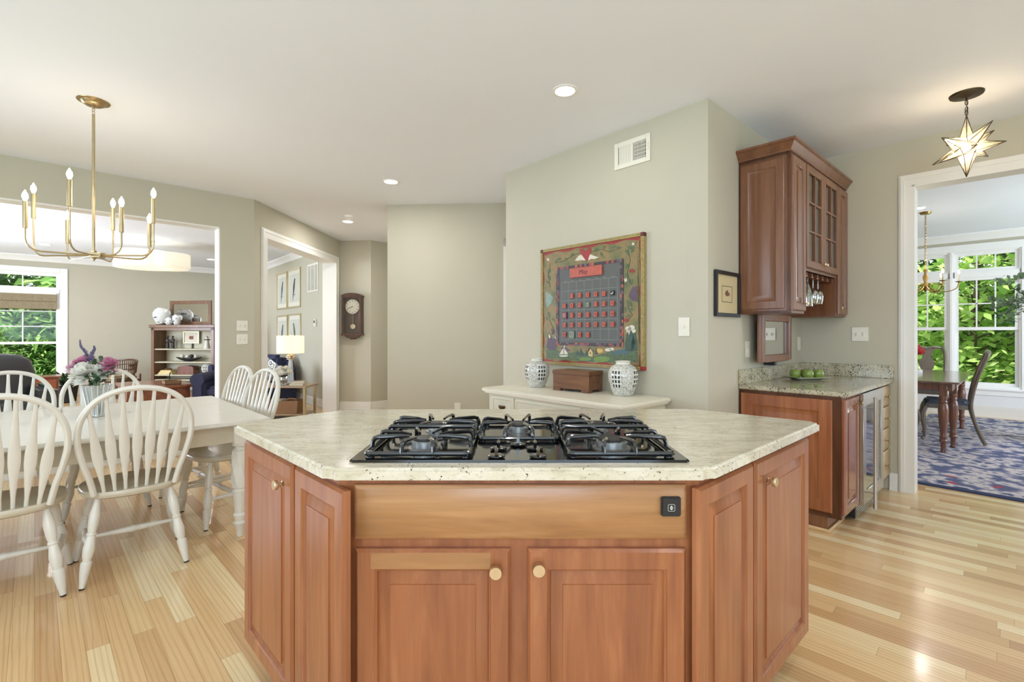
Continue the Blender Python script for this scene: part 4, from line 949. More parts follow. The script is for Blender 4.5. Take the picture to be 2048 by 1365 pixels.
# ------------------------------------------------------------------ pendulum wall clock
(s0, z1), (s1, z0) = WK.on(689, 592), WK.on(727.5, 669); hw = (s1 - s0) / 2; zc = (WK.on(708, 592)[1] + WK.on(708, 669)[1]) / 2; hh = (WK.on(708, 592)[1] - WK.on(708, 669)[1]) / 2
clk = thing('pendulum_clock', 'dark wood pendulum wall clock with a round cream dial', 'clock', M=WK.at((s0 + s1) / 2, zc))
M_wal = wood('dark_walnut', (58, 36, 24), (80, 50, 34), (100, 66, 46), .3)
o = MB(); o.box(-hw, hw, -.03, 0, -hh, hh * .93, .004); o.box(-hw, -hw + .035, -.11, 0, -hh, hh * .93, .004); o.box(hw - .035, hw, -.11, 0, -hh, hh * .93, .004); o.box(-hw - .012, hw + .012, -.12, 0, -hh - .02, -hh + .015, .004)
o.box(-hw, hw, -.11, 0, hh * .88, hh * .95); o.prism([(-hw - .012, hh * .93), (hw + .012, hh * .93), (hw + .012, hh * .965)] + [(hw * math.cos(a) * 1.04, hh * .965 + .05 * math.sin(a)) for a in [PI * k / 10 for k in range(1, 10)]] + [(-hw - .012, hh * .965)], 0, .12, M=Matrix.Rotation(PI / 2, 4, 'X'))
o.prism([(-hw * .8, -hh - .02), (-hw * .45, -hh - .06), (hw * .45, -hh - .06), (hw * .8, -hh - .02)], 0, .1, M=Matrix.Rotation(PI / 2, 4, 'X')); o.box(-hw * .3, hw * .3, -.08, 0, -hh - .08, -hh - .05, .01); o.build('case', M_wal, clk)
rd = hw * .72; zd = hh * .42
o = MB(); o.lathe([(rd, 0), (rd, .008), (rd * .94, .012), (0, .012)], (0, -.06, zd), 40, '-y'); dial = o.build('dial', mat('cream_dial', (226, 218, 196), .4, vary=.01), clk)
o = MB()
for k in range(12): a = k * PI / 6; v = Vector((math.sin(a), 0, math.cos(a))); p = Vector((0, -.073, zd)); o.tube([p + v * rd * .72, p + v * rd * .9], .0035, 5)
o.build('hour_marking', M_blackmat, dial)
for nm, a, L in (('hour_hand', 8.3 * PI / 6 - 2 * PI, .45), ('minute_hand', 1.38 * PI, .72)):
    v = Vector((math.sin(a), 0, math.cos(a))); p = Vector((0, -.076, zd)); MB().tube([p - v * .012, p + v * rd * L], [.005, .003], 6).build(nm, M_blackmat, dial)
o = MB(); o.tube([(0, -.05, zd - rd), (0, -.05, -hh * .55)], .004, 6); o.lathe([(.04, 0), (.04, .008), (0, .012)], (0, -.045, -hh * .6), 24, '-y'); o.build('pendulum', M_brass, clk)
MB().box(-hw + .03, hw - .03, -.104, -.101, -hh + .01, hh * .88).build('front_glass', M_glass, clk)
# ------------------------------------------------------------------ breakfast table
tc = Vector((-1.506, 3.036, 0)); e1 = Vector((-.72, -.694, 0)); e2 = Vector((-.694, .72, 0)); TLn, TWd, TH = 2.65, 1.50, .728
TM = Matrix(((-e1.x, e2.x, 0, tc.x), (-e1.y, e2.y, 0, tc.y), (0, 0, 1, 0), (0, 0, 0, 1)))   # local x points back toward the corner, y across
tbl = thing('dining_table', 'long cream painted farmhouse table with twisted turned legs', 'table', M=TM)
o = MB()
for a, b in ((-TLn, -1.66), (-1.657, -.94), (-.937, 0)): o.box(a, b, 0, TWd, TH - .024, TH, .005, 2)
o.build('table_top', M_chair, tbl)
o = MB(); o.box(-TLn + .09, -.09, .07, .092, TH - .135, TH - .024); o.box(-TLn + .09, -.09, TWd - .092, TWd - .07, TH - .135, TH - .024); o.box(-.112, -.09, .07, TWd - .07, TH - .135, TH - .024); o.box(-TLn + .09, -TLn + .112, .07, TWd - .07, TH - .135, TH - .024)
o.build('apron', M_seat, tbl)
def table_leg(x, y):
    o = MB(); o.box(x - .045, x + .045, y - .045, y + .045, TH - .15, TH - .024, .004)
    prof = [(.595, .030), (.588, .044), (.575, .046), (.562, .036), (.555, .040), (.545, .042), (.50, .046)]
    z = .49
    o.lathe([(.012, 0), (.018, .002), (.022, .03), (.026, .06), (.036, .075), (.040, .09), (.030, .10), (.030, .11), (.038, .125), (.038, .14), (.030, .15), (.034, .20), (.040, .26), (.045, .29), (.036, .30), (.042, .31)], (x, y, 0), 20)
    # twisted shaft
    rows = []; n = 24
    for k in range(31):
        t = k / 30; zz = .31 + t * .225; rr = .042 + .006 * math.sin(PI * t); rows.append([o.bm.verts.new((x + (rr + .0035 * math.cos(6 * (2 * PI * i / n) + t * 7)) * math.cos(2 * PI * i / n), y + (rr + .0035 * math.cos(6 * (2 * PI * i / n) + t * 7)) * math.sin(2 * PI * i / n), zz)) for i in range(n)])
    for a, b in zip(rows, rows[1:]):
        for i in range(n): o.face([a[i], a[(i + 1) % n], b[(i + 1) % n], b[i]])
    o.lathe([(.040, .533), (.044, .540), (.030, .550), (.030, .560), (.045, .567), (.045, .578), (.034, .587), (.040, .598)], (x, y, 0), 20)
    return o.build('leg', M_chair, tbl)
for x, y in ((-.15, .10), (-.085, TWd - .065), (-TLn + .15, .10), (-TLn + .15, TWd - .10)): table_leg(x, y)

# ------------------------------------------------------------------ bow-back chairs
def catmull(P, n=5):
    out = []; P = [Vector(p) for p in P]
    for i in range(len(P) - 1):
        p0, p1, p2, p3 = P[max(i - 1, 0)], P[i], P[i + 1], P[min(i + 2, len(P) - 1)]
        for k in range(n):
            t = k / n; out.append(.5 * ((2 * p1) + (-p0 + p2) * t + (2 * p0 - 5 * p1 + 4 * p2 - p3) * t * t + (-p0 + 3 * p1 - 3 * p2 + p3) * t ** 3))
    out.append(P[-1]); return out
SZ = .452
LEGP = [(0, .013), (.08, .015), (.2, .0235), (.33, .0215), (.40, .0165), (.41, .0205), (.43, .0205), (.44, .017), (.50, .021), (.58, .0255), (.66, .022), (.71, .0165), (.72, .0225), (.745, .0235), (.85, .0195), (.985, .0125), (1, .0115)]
def bow_y(z): return -.185 - (z - SZ) * .26
def make_chair(label):
    t = thing('windsor_chair', label, 'chair', group='bow-back chairs around the breakfast table')
    # seat: saddled D outline
    o = MB(); out = []
    n = 40
    for k in range(n):
        a = 2 * PI * k / n; c, s = math.cos(a), math.sin(a)
        e = 2.6; x = .235 * abs(c) ** (2 / e) * (1 if c > 0 else -1) * (1 - .07 * (1 - s) / 2); y = (.205 if s > 0 else .225) * abs(s) ** (2 / e) * (1 if s > 0 else -1)
        out.append((x, y))
    def ringz(f, z): return [o.bm.verts.new((x * f, y * f, z)) for x, y in out]
    R = [ringz(.90, SZ - .040), ringz(.975, SZ - .032), ringz(1, SZ - .020), ringz(.995, SZ - .008), ringz(.975, SZ - .001), ringz(.9, SZ - .001), ringz(.7, SZ - .008), ringz(.4, SZ - .011)]
    for a, b in zip(R, R[1:]):
        for i in range(n): o.face([a[i], a[(i + 1) % n], b[(i + 1) % n], b[i]])
    o.face(list(reversed(R[0]))); o.face(R[-1]); o.build('seat', M_seat, t)
    bow = [(-.168, SZ - .01), (-.187, .53), (-.215, .63), (-.232, .73), (-.222, .83), (-.175, .915), (-.10, .965), (0, .982)]
    pts = [(x, bow_y(z), z) for x, z in bow] + [(-x, bow_y(z), z) for x, z in reversed(bow[:-1])]
    cp = catmull(pts, 6); o = MB(); o.tube(cp, 1, 10, flat=[(.0165, .0145)] * len(cp), up=(0, 1, 0)); o.build('back_bow', M_chair, t)
    def top_z(x):
        best = None
        for p in cp:
            if p.x <= 0 and abs(abs(p.x) - abs(x)) < .02 and p.z > .72 and (best is None or abs(abs(p.x) - abs(x)) < best[0]): best = (abs(abs(p.x) - abs(x)), p.z)
        return best[1] if best else .9
    for k in range(-3, 4):
        xb, xt = k * .043, k * .064; zt_ = top_z(xt) - .006; o = MB(); pr = [(0, .008, .007), (.10, .0085, .007), (.28, .015, .0055), (.42, .0215, .005), (.52, .0215, .005), (.7, .014, .006), (.88, .009, .007), (1, .008, .007)]
        P = [(xb + (xt - xb) * q, bow_y(SZ + (zt_ - SZ) * q), SZ - .006 + (zt_ - SZ + .006) * q) for q, _, _ in pr]
        o.tube(P, 1, 8, flat=[(b, a) for _, a, b in pr], up=(0, 1, 0)); o.build('spindle', M_chair, t)
    LG = {}
    for sx in (-1, 1):
        for nm, p0, p1 in (('r', (sx * .150, -.135, SZ - .03), (sx * .215, -.225, .006)), ('f', (sx * .155, .130, SZ - .03), (sx * .232, .185, .006))):
            o = MB(); o.turned(p0, p1, LEGP, 14); lg = o.build('leg', M_chair, t); LG[(sx, nm)] = (Vector(p0), Vector(p1))
            d = (Vector(p1) - Vector(p0)).normalized(); q = Vector(p1); MB().lathe([(.0115, 0), (.012, .007), (0, .0072)], (q.x, q.y, 0), 12).build('foot_pad', M_rubber, lg)
    SP = [(0, .009), (.15, .011), (.42, .0165), (.47, .017), (.48, .019), (.52, .019), (.53, .017), (.58, .0165), (.85, .011), (1, .009)]
    mids = []
    for sx in (-1, 1):
        a = LG[(sx, 'r')]; b = LG[(sx, 'f')]; p, q = a[0].lerp(a[1], .58), b[0].lerp(b[1], .58); MB().turned(p, q, SP, 10).build('stretcher', M_chair, t); mids.append(p.lerp(q, .5))
    MB().turned(mids[0], mids[1], SP, 10).build('stretcher', M_chair, t)
    return t
def face_rz(fx, fy): return math.atan2(-fx, fy)
specs = [((-2.10, 2.685), (-.68, .74), 'bow-back chair on the near side of the table, next to the island'),
         ((-2.455, 2.345), (-.66, .75), 'bow-back chair on the near side of the table, the one away from the island'),
         ((-2.93, 3.50), (.69, -.72), 'bow-back chair on the far side of the table behind the flower vase'),
         ((-3.30, 3.16), (.69, -.72), 'bow-back chair on the far side of the table in front of the black armchair'),
         ((-2.02, 3.37), (-.60, -.80), 'bow-back chair at the table end nearer the island'),
         ((-2.385, 3.70), (-.62, -.78), 'bow-back chair at the table end nearer the light switches')]
ch0 = make_chair(specs[0][2])
for i, (p, fv, lb) in enumerate(specs):
    if i == 0: ch0.location = (p[0], p[1], 0); ch0.rotation_euler = (0, 0, face_rz(*fv))
    else: dup(ch0, (p[0], p[1], 0), face_rz(*fv), lb)

# ------------------------------------------------------------------ flowers in a glass vase
vp = at(193, 833, TH)
vs = thing('glass_vase', 'ribbed clear glass vase of flowers on the cream table', 'vase', (vp.x, vp.y, TH + .0005))
VH = .20
M_vg = glass('cut_glass', (.90, .93, .93), 1.0)
o = MB(); n = 48; rows = []
for r, z in ((.040, 0), (.046, .004), (.044, .015), (.048, .05), (.056, .10), (.068, .16), (.076, VH), (.072, VH), (.064, .16), (.052, .10), (.044, .05), (.040, .02)):
    rows.append([o.bm.verts.new(((r + (.0022 if (i // 2) % 2 else 0)) * math.cos(2 * PI * i / n), (r + (.0022 if (i // 2) % 2 else 0)) * math.sin(2 * PI * i / n), z)) for i in range(n)])
for a, b in zip(rows, rows[1:]):
    for i in range(n): o.face([a[i], a[(i + 1) % n], b[(i + 1) % n], b[i]])
o.face(list(reversed(rows[0]))); o.face(rows[-1]); o.build('vase_body', M_vg, vs, smooth=25)
o = MB()
for k in range(16): a = 2 * PI * k / 16; o.tube([(.047 * math.cos(a), .047 * math.sin(a), .012), (.058 * math.cos(a), .058 * math.sin(a), .10), (.077 * math.cos(a), .077 * math.sin(a), VH - .004)], .0022, 6)
o.build('raised_rib', mat('white_glass_rib', (222, 226, 226), .2, coat=.5, vary=.02), vs)
M_st = mat('flower_stem', (132, 156, 104), .5, vary=.15); M_lf = mat('flower_leaf', (62, 88, 58), .5, vary=.25, vscale=30)
M_pet_w = translucent('white_petal', (238, 236, 228), .3); M_pet_p = translucent('pink_petal', (206, 140, 168), .3); M_pet_b = translucent('blush_petal', (228, 196, 208), .3); M_pur = mat('purple_spike', (110, 104, 134), .7, vary=.3, vscale=90)
def petal(o, c, dirv, L, wd, cup, rnd):
    d = Vector(dirv).normalized(); s = d.cross(Vector((0, 0, 1)));
    if s.length < .1: s = Vector((1, 0, 0))
    s.normalize(); nrm = s.cross(d); rows = []
    for i, t in enumerate((0, .3, .6, .85, 1)):
        w_ = wd * math.sin(PI * min(t * .62 + .1, 1)) * (.75 if t == 1 else 1); row = []
        for k in (-1, -.4, .4, 1):
            p = Vector(c) + d * L * t + s * w_ * k * .5 + nrm * (cup * L * (t * t) - cup * .5 * w_ * (abs(k) ** 2)) + Vector((rnd.uniform(-1, 1), rnd.uniform(-1, 1), rnd.uniform(-1, 1))) * L * .04
            row.append(o.bm.verts.new(p))
        rows.append(row)
    for a, b in zip(rows, rows[1:]):
        for i in range(3): o.face([a[i], a[i + 1], b[i + 1], b[i]])
def peony(c, r, m, label, seed, dirv=(0, 0, 1), grp=None):
    rnd = random.Random(seed); t = thing('peony', label, 'flower', (0, 0, 0), group=grp); D = Vector(dirv).normalized(); c = Vector(c)
    o = MB(); Q = Vector((0, 0, 1)).rotation_difference(D)
    for ring_, (n, el, L, wd) in enumerate(((9, -.05, 1.0, .75), (9, .3, .95, .7), (8, .65, .85, .6), (7, .95, .7, .5), (6, 1.25, .6, .4))):
        for k in range(n):
            a = 2 * PI * k / n + ring_ * .5 + rnd.uniform(-.2, .2); e = el + rnd.uniform(-.12, .12)
            petal(o, c - D * r * .25, Q @ Vector((math.cos(a) * math.cos(e), math.sin(a) * math.cos(e), math.sin(e))), r * L * 1.05, r * wd, .25, rnd)
    o.build('bloom', m, t, recalc=False)
    b = Vector((vp.x + rnd.uniform(-.03, .03), vp.y + rnd.uniform(-.03, .03), TH + .012)); k1 = Vector((vp.x + rnd.uniform(-.03, .03), vp.y + rnd.uniform(-.02, .02), TH + VH * .9)); k1 += (c - k1) * .25; k1.z = TH + VH
    MB().tube(catmull([b, k1, c - D * r * .3], 5), .003, 6).build('stem', M_st, t)
    o = MB()
    for k in range(4):
        a = rnd.uniform(0, 6.28); p = k1.lerp(c, .4 + .1 * k); petal(o, p, (math.cos(a), math.sin(a), rnd.uniform(-.3, .6)), .075, .028, .15, rnd)
    o.build('leaf', M_lf, t, recalc=False); return t
def fp_(px, py, d=None): return at(px, py, d=d or vp.y)
peony(fp_(158, 748, vp.y - .06), .078, M_pet_w, 'large white peony over the near rim of the vase', 1, (-.3, -.8, .35))
peony(fp_(201, 742, vp.y - .02), .060, M_pet_w, 'white peony at the front beside the pink cup-shaped bloom', 2, (.4, -.6, .5))
peony(fp_(166, 722, vp.y + .02), .060, M_pet_p, 'deep pink peony above the large white one', 3, (-.3, -.3, .8))
peony(fp_(146, 733, vp.y + .05), .055, M_pet_b, 'pale blush peony at the window side of the vase', 4, (-.6, -.3, .5))
peony(fp_(221, 730, vp.y + .0), .052, M_pet_p, 'pink cup-shaped peony reaching toward the rattan chair', 5, (.8, -.2, .3))
peony(fp_(196, 724, vp.y + .06), .050, M_pet_w, 'white peony at the back of the bunch', 6, (.2, .3, .9))
def spike(P, label, seed):
    rnd = random.Random(seed); t = thing('flower_spike', label, 'flower', (0, 0, 0), group='purple flower spikes in the vase'); P = [fp_(x, y, vp.y + .01) for x, y in P]; c = catmull(P, 8); o = MB(); m = len(c)
    for i, p in enumerate(c):
        q = i / (m - 1); r = .013 * (1 - q) ** .7 + .002
        for k in range(7): a = rnd.uniform(0, 6.28); v = Vector((math.cos(a), math.sin(a), .5)); o.tube([p + v * r * .3, p + v * r * 1.2], [.0025, .0008], 4)
        o.ball(p, r * .55, 6, 4)
    o.build('bloom', M_pur, t); MB().tube(catmull([Vector((vp.x, vp.y, TH + .02)), Vector((vp.x + .01, vp.y, TH + VH)), P[0]], 5), .0028, 6).build('stem', M_st, t)
spike([(176, 722), (171, 706), (162, 694), (160, 680)], 'taller purple flower spike rising from the vase', 11)
spike([(182, 722), (184, 708), (189, 700), (188, 692)], 'shorter curved purple flower spike in the vase', 12)
t = thing('greenery_sprig', 'dark green leafy sprigs in the middle of the vase flowers', 'leaves'); rnd = random.Random(5); o = MB()
for k in range(26):
    p = fp_(rnd.uniform(176, 206), rnd.uniform(718, 775), vp.y + rnd.uniform(-.05, .05)); petal(o, p, (rnd.uniform(-1, 1), rnd.uniform(-1, 1), rnd.uniform(-.6, .8)), rnd.uniform(.05, .08), .026, .15, rnd)
for k in range(3): o.tube([(vp.x + (k - 1) * .02, vp.y, TH + .015), (vp.x - (k - 1) * .02, vp.y, TH + VH + .05)], .003, 6)
o.build('leaves', M_lf, t, recalc=False)

# ------------------------------------------------------------------ chandelier over the table
cp_ = at(187, 203, HC); hub = Vector((cp_.x, cp_.y, H - (511 - Y0) * cp_.y / F))
cd = thing('chandelier', 'slim brass chandelier with eight lit candle lamps over the table', 'chandelier', (cp_.x, cp_.y, HC))
def L(p): return Vector(p) - Vector((cp_.x, cp_.y, HC))
o = MB(); o.lathe([(0, -.03), (.045, -.028), (.058, -.020), (.066, -.006), (.086, -.004), (.088, 0)], n=32); o.build('ceiling_canopy', M_gold, cd)
o = MB(); o.tube([(0, 0, -.03), (0, 0, -.05)], .006, 8)
for z, ax in ((-.055, 0), (-.075, 1)):
    o.tube([((.009 * math.cos(a)) * (1 - ax), (.009 * math.cos(a)) * ax, z + .014 * math.sin(a)) for a in [2 * PI * k / 14 for k in range(14)]], .0022, 6, closed=True)
o.build('chain_link', M_gold, cd)
hz_ = hub.z - HC
o = MB(); o.tube([(0, 0, -.085), (0, 0, hz_ + .02)], .0085, 14); o.build('rod', M_gold, cd)
o = MB(); o.box(-.014, .062, -.022, .022, hz_ - .018, hz_ + .016, .003); o.lathe([(.013, hz_ - .024), (.016, hz_ - .018), (.016, hz_ + .03), (.011, hz_ + .034)], n=16); o.lathe([(0, -.034), (.008, -.03), (.010, -.018)], (0, 0, hz_ - .004), 12); o.build('hub', M_gold, cd)
cand = [(50, 456, 400, -.20), (67, 437, 385, .02), (139, 413, 358, -.22), (135, 487, 440, .25), (226, 461, 415, .34), (243, 465, 412, -.02), (307, 447, 398, .02), (299, 494, 447, .22)]
for px, yb, ytp, dy in cand:
    d = cp_.y + dy; b = L(at(px, yb, d=d)); tp = L(at(px, ytp, d=d)); zb_2 = b.z; ztp = b.z + .165
    x, y = b.x, b.y; dirn = Vector((x, y, 0)).normalized(); Rr = min(.07, Vector((x, y, 0)).length * .4); e = Vector((x, y, 0)); s = dirn * .02
    P = [Vector((s.x, s.y, hz_)), Vector((x, y, hz_)) - dirn * Rr * 1.2] + [Vector((x, y, hz_)) - dirn * Rr * (1 - math.sin(a)) + Vector((0, 0, Rr * (1 - math.cos(a)))) for a in (.0, .4, .8, 1.2, 1.57)] + [Vector((x, y, zb_2))]
    o = MB(); o.tube(P, .0052, 8); a_ = o.build('arm', M_gold, cd)
    o = MB(); o.lathe([(.0125, zb_2), (.0125, ztp), (.006, ztp)], (x, y, 0), 16); o.build('candle_sleeve', M_gold, a_)
    o = MB(); o.lathe([(.006, ztp), (.011, ztp + .012), (.0155, ztp + .028), (.013, ztp + .045), (.006, ztp + .058), (.002, ztp + .068), (0, ztp + .07)], (x, y, 0), 14); o.build('bulb', M_bulb, a_)
lamp('chandelier_glow', 'POINT', (cp_.x, cp_.y, H + .9), 3, (1, .84, .62), radius=.12)

# ------------------------------------------------------------------ star pendant
sp_ = at(1933, 188, HC); sc = Vector((sp_.x, sp_.y, H - (296 - Y0) * sp_.y / F)) - Vector((sp_.x, sp_.y, HC))
stt = thing('star_pendant', 'seeded glass star pendant lantern hanging before the dining doorway', 'pendant lamp', (sp_.x, sp_.y, HC))
M_brz = mat('aged_bronze', (74, 62, 44), .4, .9, vary=.1, vscale=40)
M_sg = NT('seeded_glass'); q = M_sg; g = q.n('ShaderNodeBsdfTranslucent'); g.inputs[0].default_value = lin((250, 240, 214)); tr = q.n('ShaderNodeBsdfTransparent'); gl = q.n('ShaderNodeBsdfGlossy'); gl.inputs[1].default_value = .08
m1 = q.n('ShaderNodeMixShader'); m1.inputs[0].default_value = .24; q.l(tr.outputs[0], m1.inputs[1]); q.l(g.outputs[0], m1.inputs[2]); m2 = q.n('ShaderNodeMixShader'); lw = q.n('ShaderNodeLayerWeight'); q.l(q.math('MULTIPLY', lw.outputs[1], .3), m2.inputs[0]); q.l(m1.outputs[0], m2.inputs[1]); q.l(gl.outputs[0], m2.inputs[2]); q.l(m2.outputs[0], q.out.inputs[0])
o = MB(); o.lathe([(0, -.024), (.02, -.022), (.03, -.018), (.082, -.012), (.086, -.004), (.086, 0)], n=32); o.build('ceiling_canopy', M_brz, stt)
R0 = .185; dirs = [Vector(v).normalized() for v in ((0, 0, 1), (0, 0, -1), (-.93, -.1, .30), (.92, -.15, .62), (-.93, .1, -.52), (.93, .2, -.22), (.12, -.8, .60), (-.45, -.85, -.22), (.50, -.85, -.10), (.1, .9, .45), (-.45, .85, -.30), (.55, .8, .15))]
inner = .36 * R0
bmh = bmesh.new(); vh = [bmh.verts.new(d) for d in dirs]; bmesh.ops.convex_hull(bmh, input=vh); bmesh.ops.triangulate(bmh, faces=bmh.faces); bmh.verts.index_update()
fs_ = [[dirs.index(min(dirs, key=lambda d: (d - vtx.co).length)) for vtx in f.verts] for f in bmh.faces]; bmh.free()
cen = [sum((dirs[i] for i in f), Vector()).normalized() * inner for f in fs_]
gl_ = MB(); wr = MB(); done = set()
for i, d in enumerate(dirs):
    fi = [k for k, f in enumerate(fs_) if i in f]; a = d.orthogonal().normalized(); b = d.cross(a)
    fi.sort(key=lambda k: math.atan2(cen[k].dot(b), cen[k].dot(a))); tip = sc + d * R0 * (1.12 if i in (0,) else 1.0)
    for k in range(len(fi)):
        p, q2 = sc + cen[fi[k]], sc + cen[fi[(k + 1) % len(fi)]]; gl_.poly([tip, p, q2]); wr.tube([p, tip], .0022, 5)
        key = tuple(sorted((fi[k], fi[(k + 1) % len(fi)])))
        if key not in done: done.add(key); wr.tube([p, q2], .0020, 5)
gl_.build('glass_panel', M_sg.m, stt); wr.build('wire_frame', M_brz, stt)
zt3 = sc.z + R0 * 1.12
o = MB(); o.tube([(0, 0, -.02), (0, 0, -.045)], .005, 8)
for z, ax in ((-.055, 0), ((zt3 - .06) / 2, 1), (zt3 + .016, 0)): o.tube([((.009 * math.cos(a)) * (1 - ax), (.009 * math.cos(a)) * ax, z + .017 * math.sin(a)) for a in [2 * PI * k / 14 for k in range(14)]], .0024, 6, closed=True)
o.tube([(0, 0, -.04), (.004, 0, (zt3 - .04) / 2), (0, 0, zt3)], .0018, 6); o.build('chain', M_brz, stt)
MB().ball(sc, .022, 12, 8).build('bulb', M_bulb, stt)
lamp('star_glow', 'POINT', (sp_.x, sp_.y, HC + sc.z), 9, (1, .76, .46), radius=.03)

# ------------------------------------------------------------------ recessed lights and the smoke detector
def can(px, py, r, label, grp=None, e=7, loc=None):
    p = loc or at(px, py, HC); t = thing('recessed_light', label, 'ceiling light', (p.x, p.y, HC), group=grp)
    MB().lathe([(r * 1.25, 0), (r * 1.25, -.004), (r, -.007), (r, -.003)], n=32).build('trim_ring', M_white, t); MB().lathe([(r, -.002), (r * .96, -.0045), (0, -.005)], n=32).build('lens', M_can, t)
    lamp('recessed_glow', 'AREA', (p.x, p.y, HC - .012), e, (1, .97, .95), r * 1.8, shape='DISK', aim=(p.x, p.y, 0)); return p
can(1130, 181, .062, 'recessed ceiling light above the angled calendar wall', e=2.5)
can(782, 363, .066, 'recessed ceiling light over the hallway approach', e=9)
p = can(695.5, 443, .066, 'recessed ceiling light over the hallway below the smoke detector', e=11)
can(422, 519, .07, 'recessed ceiling light in the family room by the opening edge', 'family room downlights')
can(90, 489, .07, 'recessed ceiling light in the family room above the window side', 'family room downlights')
can(1838, 416, .06, 'recessed ceiling light in the formal dining room')
for x, y in ((-1.6, .6), (1.2, .8), (-.2, -1.2), (2.6, 1.4)): can(0, 0, .062, 'added unseen recessed light over the working side of the kitchen', 'added kitchen downlights out of view', e=5, loc=Vector((x, y, HC)))  # unseen downlights added around the camera for more kitchen light
lamp('hall_fill', 'AREA', (-1.75, 9.3, 1.5), 70, FILL, .7, 1.6, aim=(-2.0, 6.8, 3.6))  # added fill lamp, hidden behind the middle wall, to brighten the hall
sd = at(697, 432, HC); t = thing('smoke_detector', 'small round white smoke detector on the hallway ceiling', 'smoke detector', (sd.x, sd.y, HC)); MB().lathe([(0, -.035), (.04, -.034), (.055, -.026), (.062, -.01), (.062, 0)], n=28).build('detector_body', M_white, t)
# ------------------------------------------------------------------ family room seen through the opening
# roman shade
s1x, sz1 = WF.on(113, 620); sz0 = WF.on(113, 592)[1]
sh = thing('roman_shade', 'tan woven roman shade folded up at the head of the window', 'window shade', M=WF.M)
t = NT('woven_tan_cloth'); v = t.coords((60, 60, 8)); wv = t.noise(v, 3, 3); t.l(t.ramp(wv, [(.3, lin((122, 108, 84))), (.7, lin((160, 146, 118)))]), t.b.inputs['Base Color']); t.b.inputs['Roughness'].default_value = .9
o = MB(); x0 = fx0 - .01; hz1_, hz0_ = sz0 + .02, sz1
zs_ = [hz1_, hz1_ - (hz1_ - hz0_) * .45, hz1_ - (hz1_ - hz0_) * .5, hz0_ + .01, hz0_]; ys_ = [-.05, -.07, -.05, -.075, -.04]
n = 46; rows = []
for z, y in zip(zs_, ys_): rows.append([o.bm.verts.new((x0 + (s1x - x0) * i / n, y - .008 * (1 if (i // 2) % 2 else 0), z)) for i in range(n + 1)])
for a, b in zip(rows, rows[1:]):
    for i in range(n): o.face([a[i], a[i + 1], b[i + 1], b[i]])
o.box(x0, s1x, -.045, -.0, hz0_ + .01, hz1_); o.build('shade_cloth', t.m, sh); MB().box(x0, s1x, -.055, .0, hz1_, hz1_ + .03).build('headrail', M_trim, sh)

# drum ceiling light
p = at(300, 519, d=8.0); M_drum = translucent('white_drum_shade', (250, 247, 238), .5, emit=.12)
dr_ = thing('drum_ceiling_light', 'white double drum ceiling light glowing in the family room', 'ceiling light', (p.x, p.y, HC))
zt_ = p.z + .125 - HC; zb2 = p.z - .145 - HC
o = MB(); o.lathe([(.37, zb2), (.40, zb2), (.40, zt_), (.37, zt_), (.37, zb2 + .01)], (-.10, 0, 0), 40); o.build('drum_shade', M_drum, dr_)
o = MB(); o.lathe([(.33, zb2 - .0), (.36, zb2 + .03), (.36, zt_ - .02), (.33, zt_ - .02), (.33, zb2 + .04)], (.16, .12, 0), 40); o.build('drum_shade', M_drum, dr_)
MB().lathe([(0, zb2 + .01), (.36, zb2 + .012), (.36, zb2 + .02), (0, zb2 + .02)], (-.10, 0, 0), 36).build('diffuser', M_drum, dr_)
o = MB(); o.lathe([(.012, zb2 + .02), (.012, -.02), (.07, -.018), (.07, 0)], (0, 0, 0), 20); o.lathe([(0, zb2 - .03), (.012, zb2 - .02), (.006, zb2 + .012)], (-.1, 0, 0), 12); o.build('ceiling_mount', M_trim, dr_)
lamp('drum_glow', 'POINT', (p.x - .1, p.y - .1, p.z), 2.2, (1, .93, .82), radius=.15)

# bookcase with painted back
M_bc = wood('bookcase_wood', (100, 68, 44), (124, 88, 60), (142, 106, 76), .4); M_bci = mat('cream_back_paint', (196, 190, 164), .6, vary=.03)
BX = at(366, 650, d=9.7); bw = 136 * 9.7 / F / 2; btop = BX.z; BRZ = -.05
bc = thing('bookcase', 'open wooden bookcase with cream painted back and three shelves of ornaments', 'bookcase', (BX.x, BX.y, 0), BRZ)
o = MB(); o.box(-bw + .03, -bw + .09, -.02, .34, 0, btop - .06); o.box(bw - .09, bw - .03, -.02, .34, 0, btop - .06); o.box(-bw, bw, -.05, .36, btop - .06, btop, .008); o.box(-bw + .03, bw - .03, -.02, 0, btop - .11, btop - .06); o.box(-bw + .03, bw - .03, -.02, .34, 0, .09); o.build('case', M_bc, bc)
MB().box(-bw + .09, bw - .09, .31, .335, .09, btop - .06).build('back_panel', M_bci, bc)
shz = [BX.z + 0 * 1 - (y - 650) * 9.72 / F for y in (698, 724, 750)]
for z in shz + [.33]: MB().box(-bw + .09, bw - .09, .0, .31, z - .022, z).build('shelf', M_bci, bc)
BM = Matrix.Translation((BX.x, BX.y, 0)) @ Matrix.Rotation(BRZ, 4, 'Z')
def onb(px, z, y=.14): return BM @ Vector(((px - 366) * 9.85 / F, y, z + .001))
def BT(name, label, cat, px, z, y=.14, group=None, rz=0): t_ = thing(name, label, cat, onb(px, z, y), BRZ + rz, group); return t_
M_dkfig = mat('dark_bronze_figure', (52, 42, 36), .5, vary=.15, vscale=40)
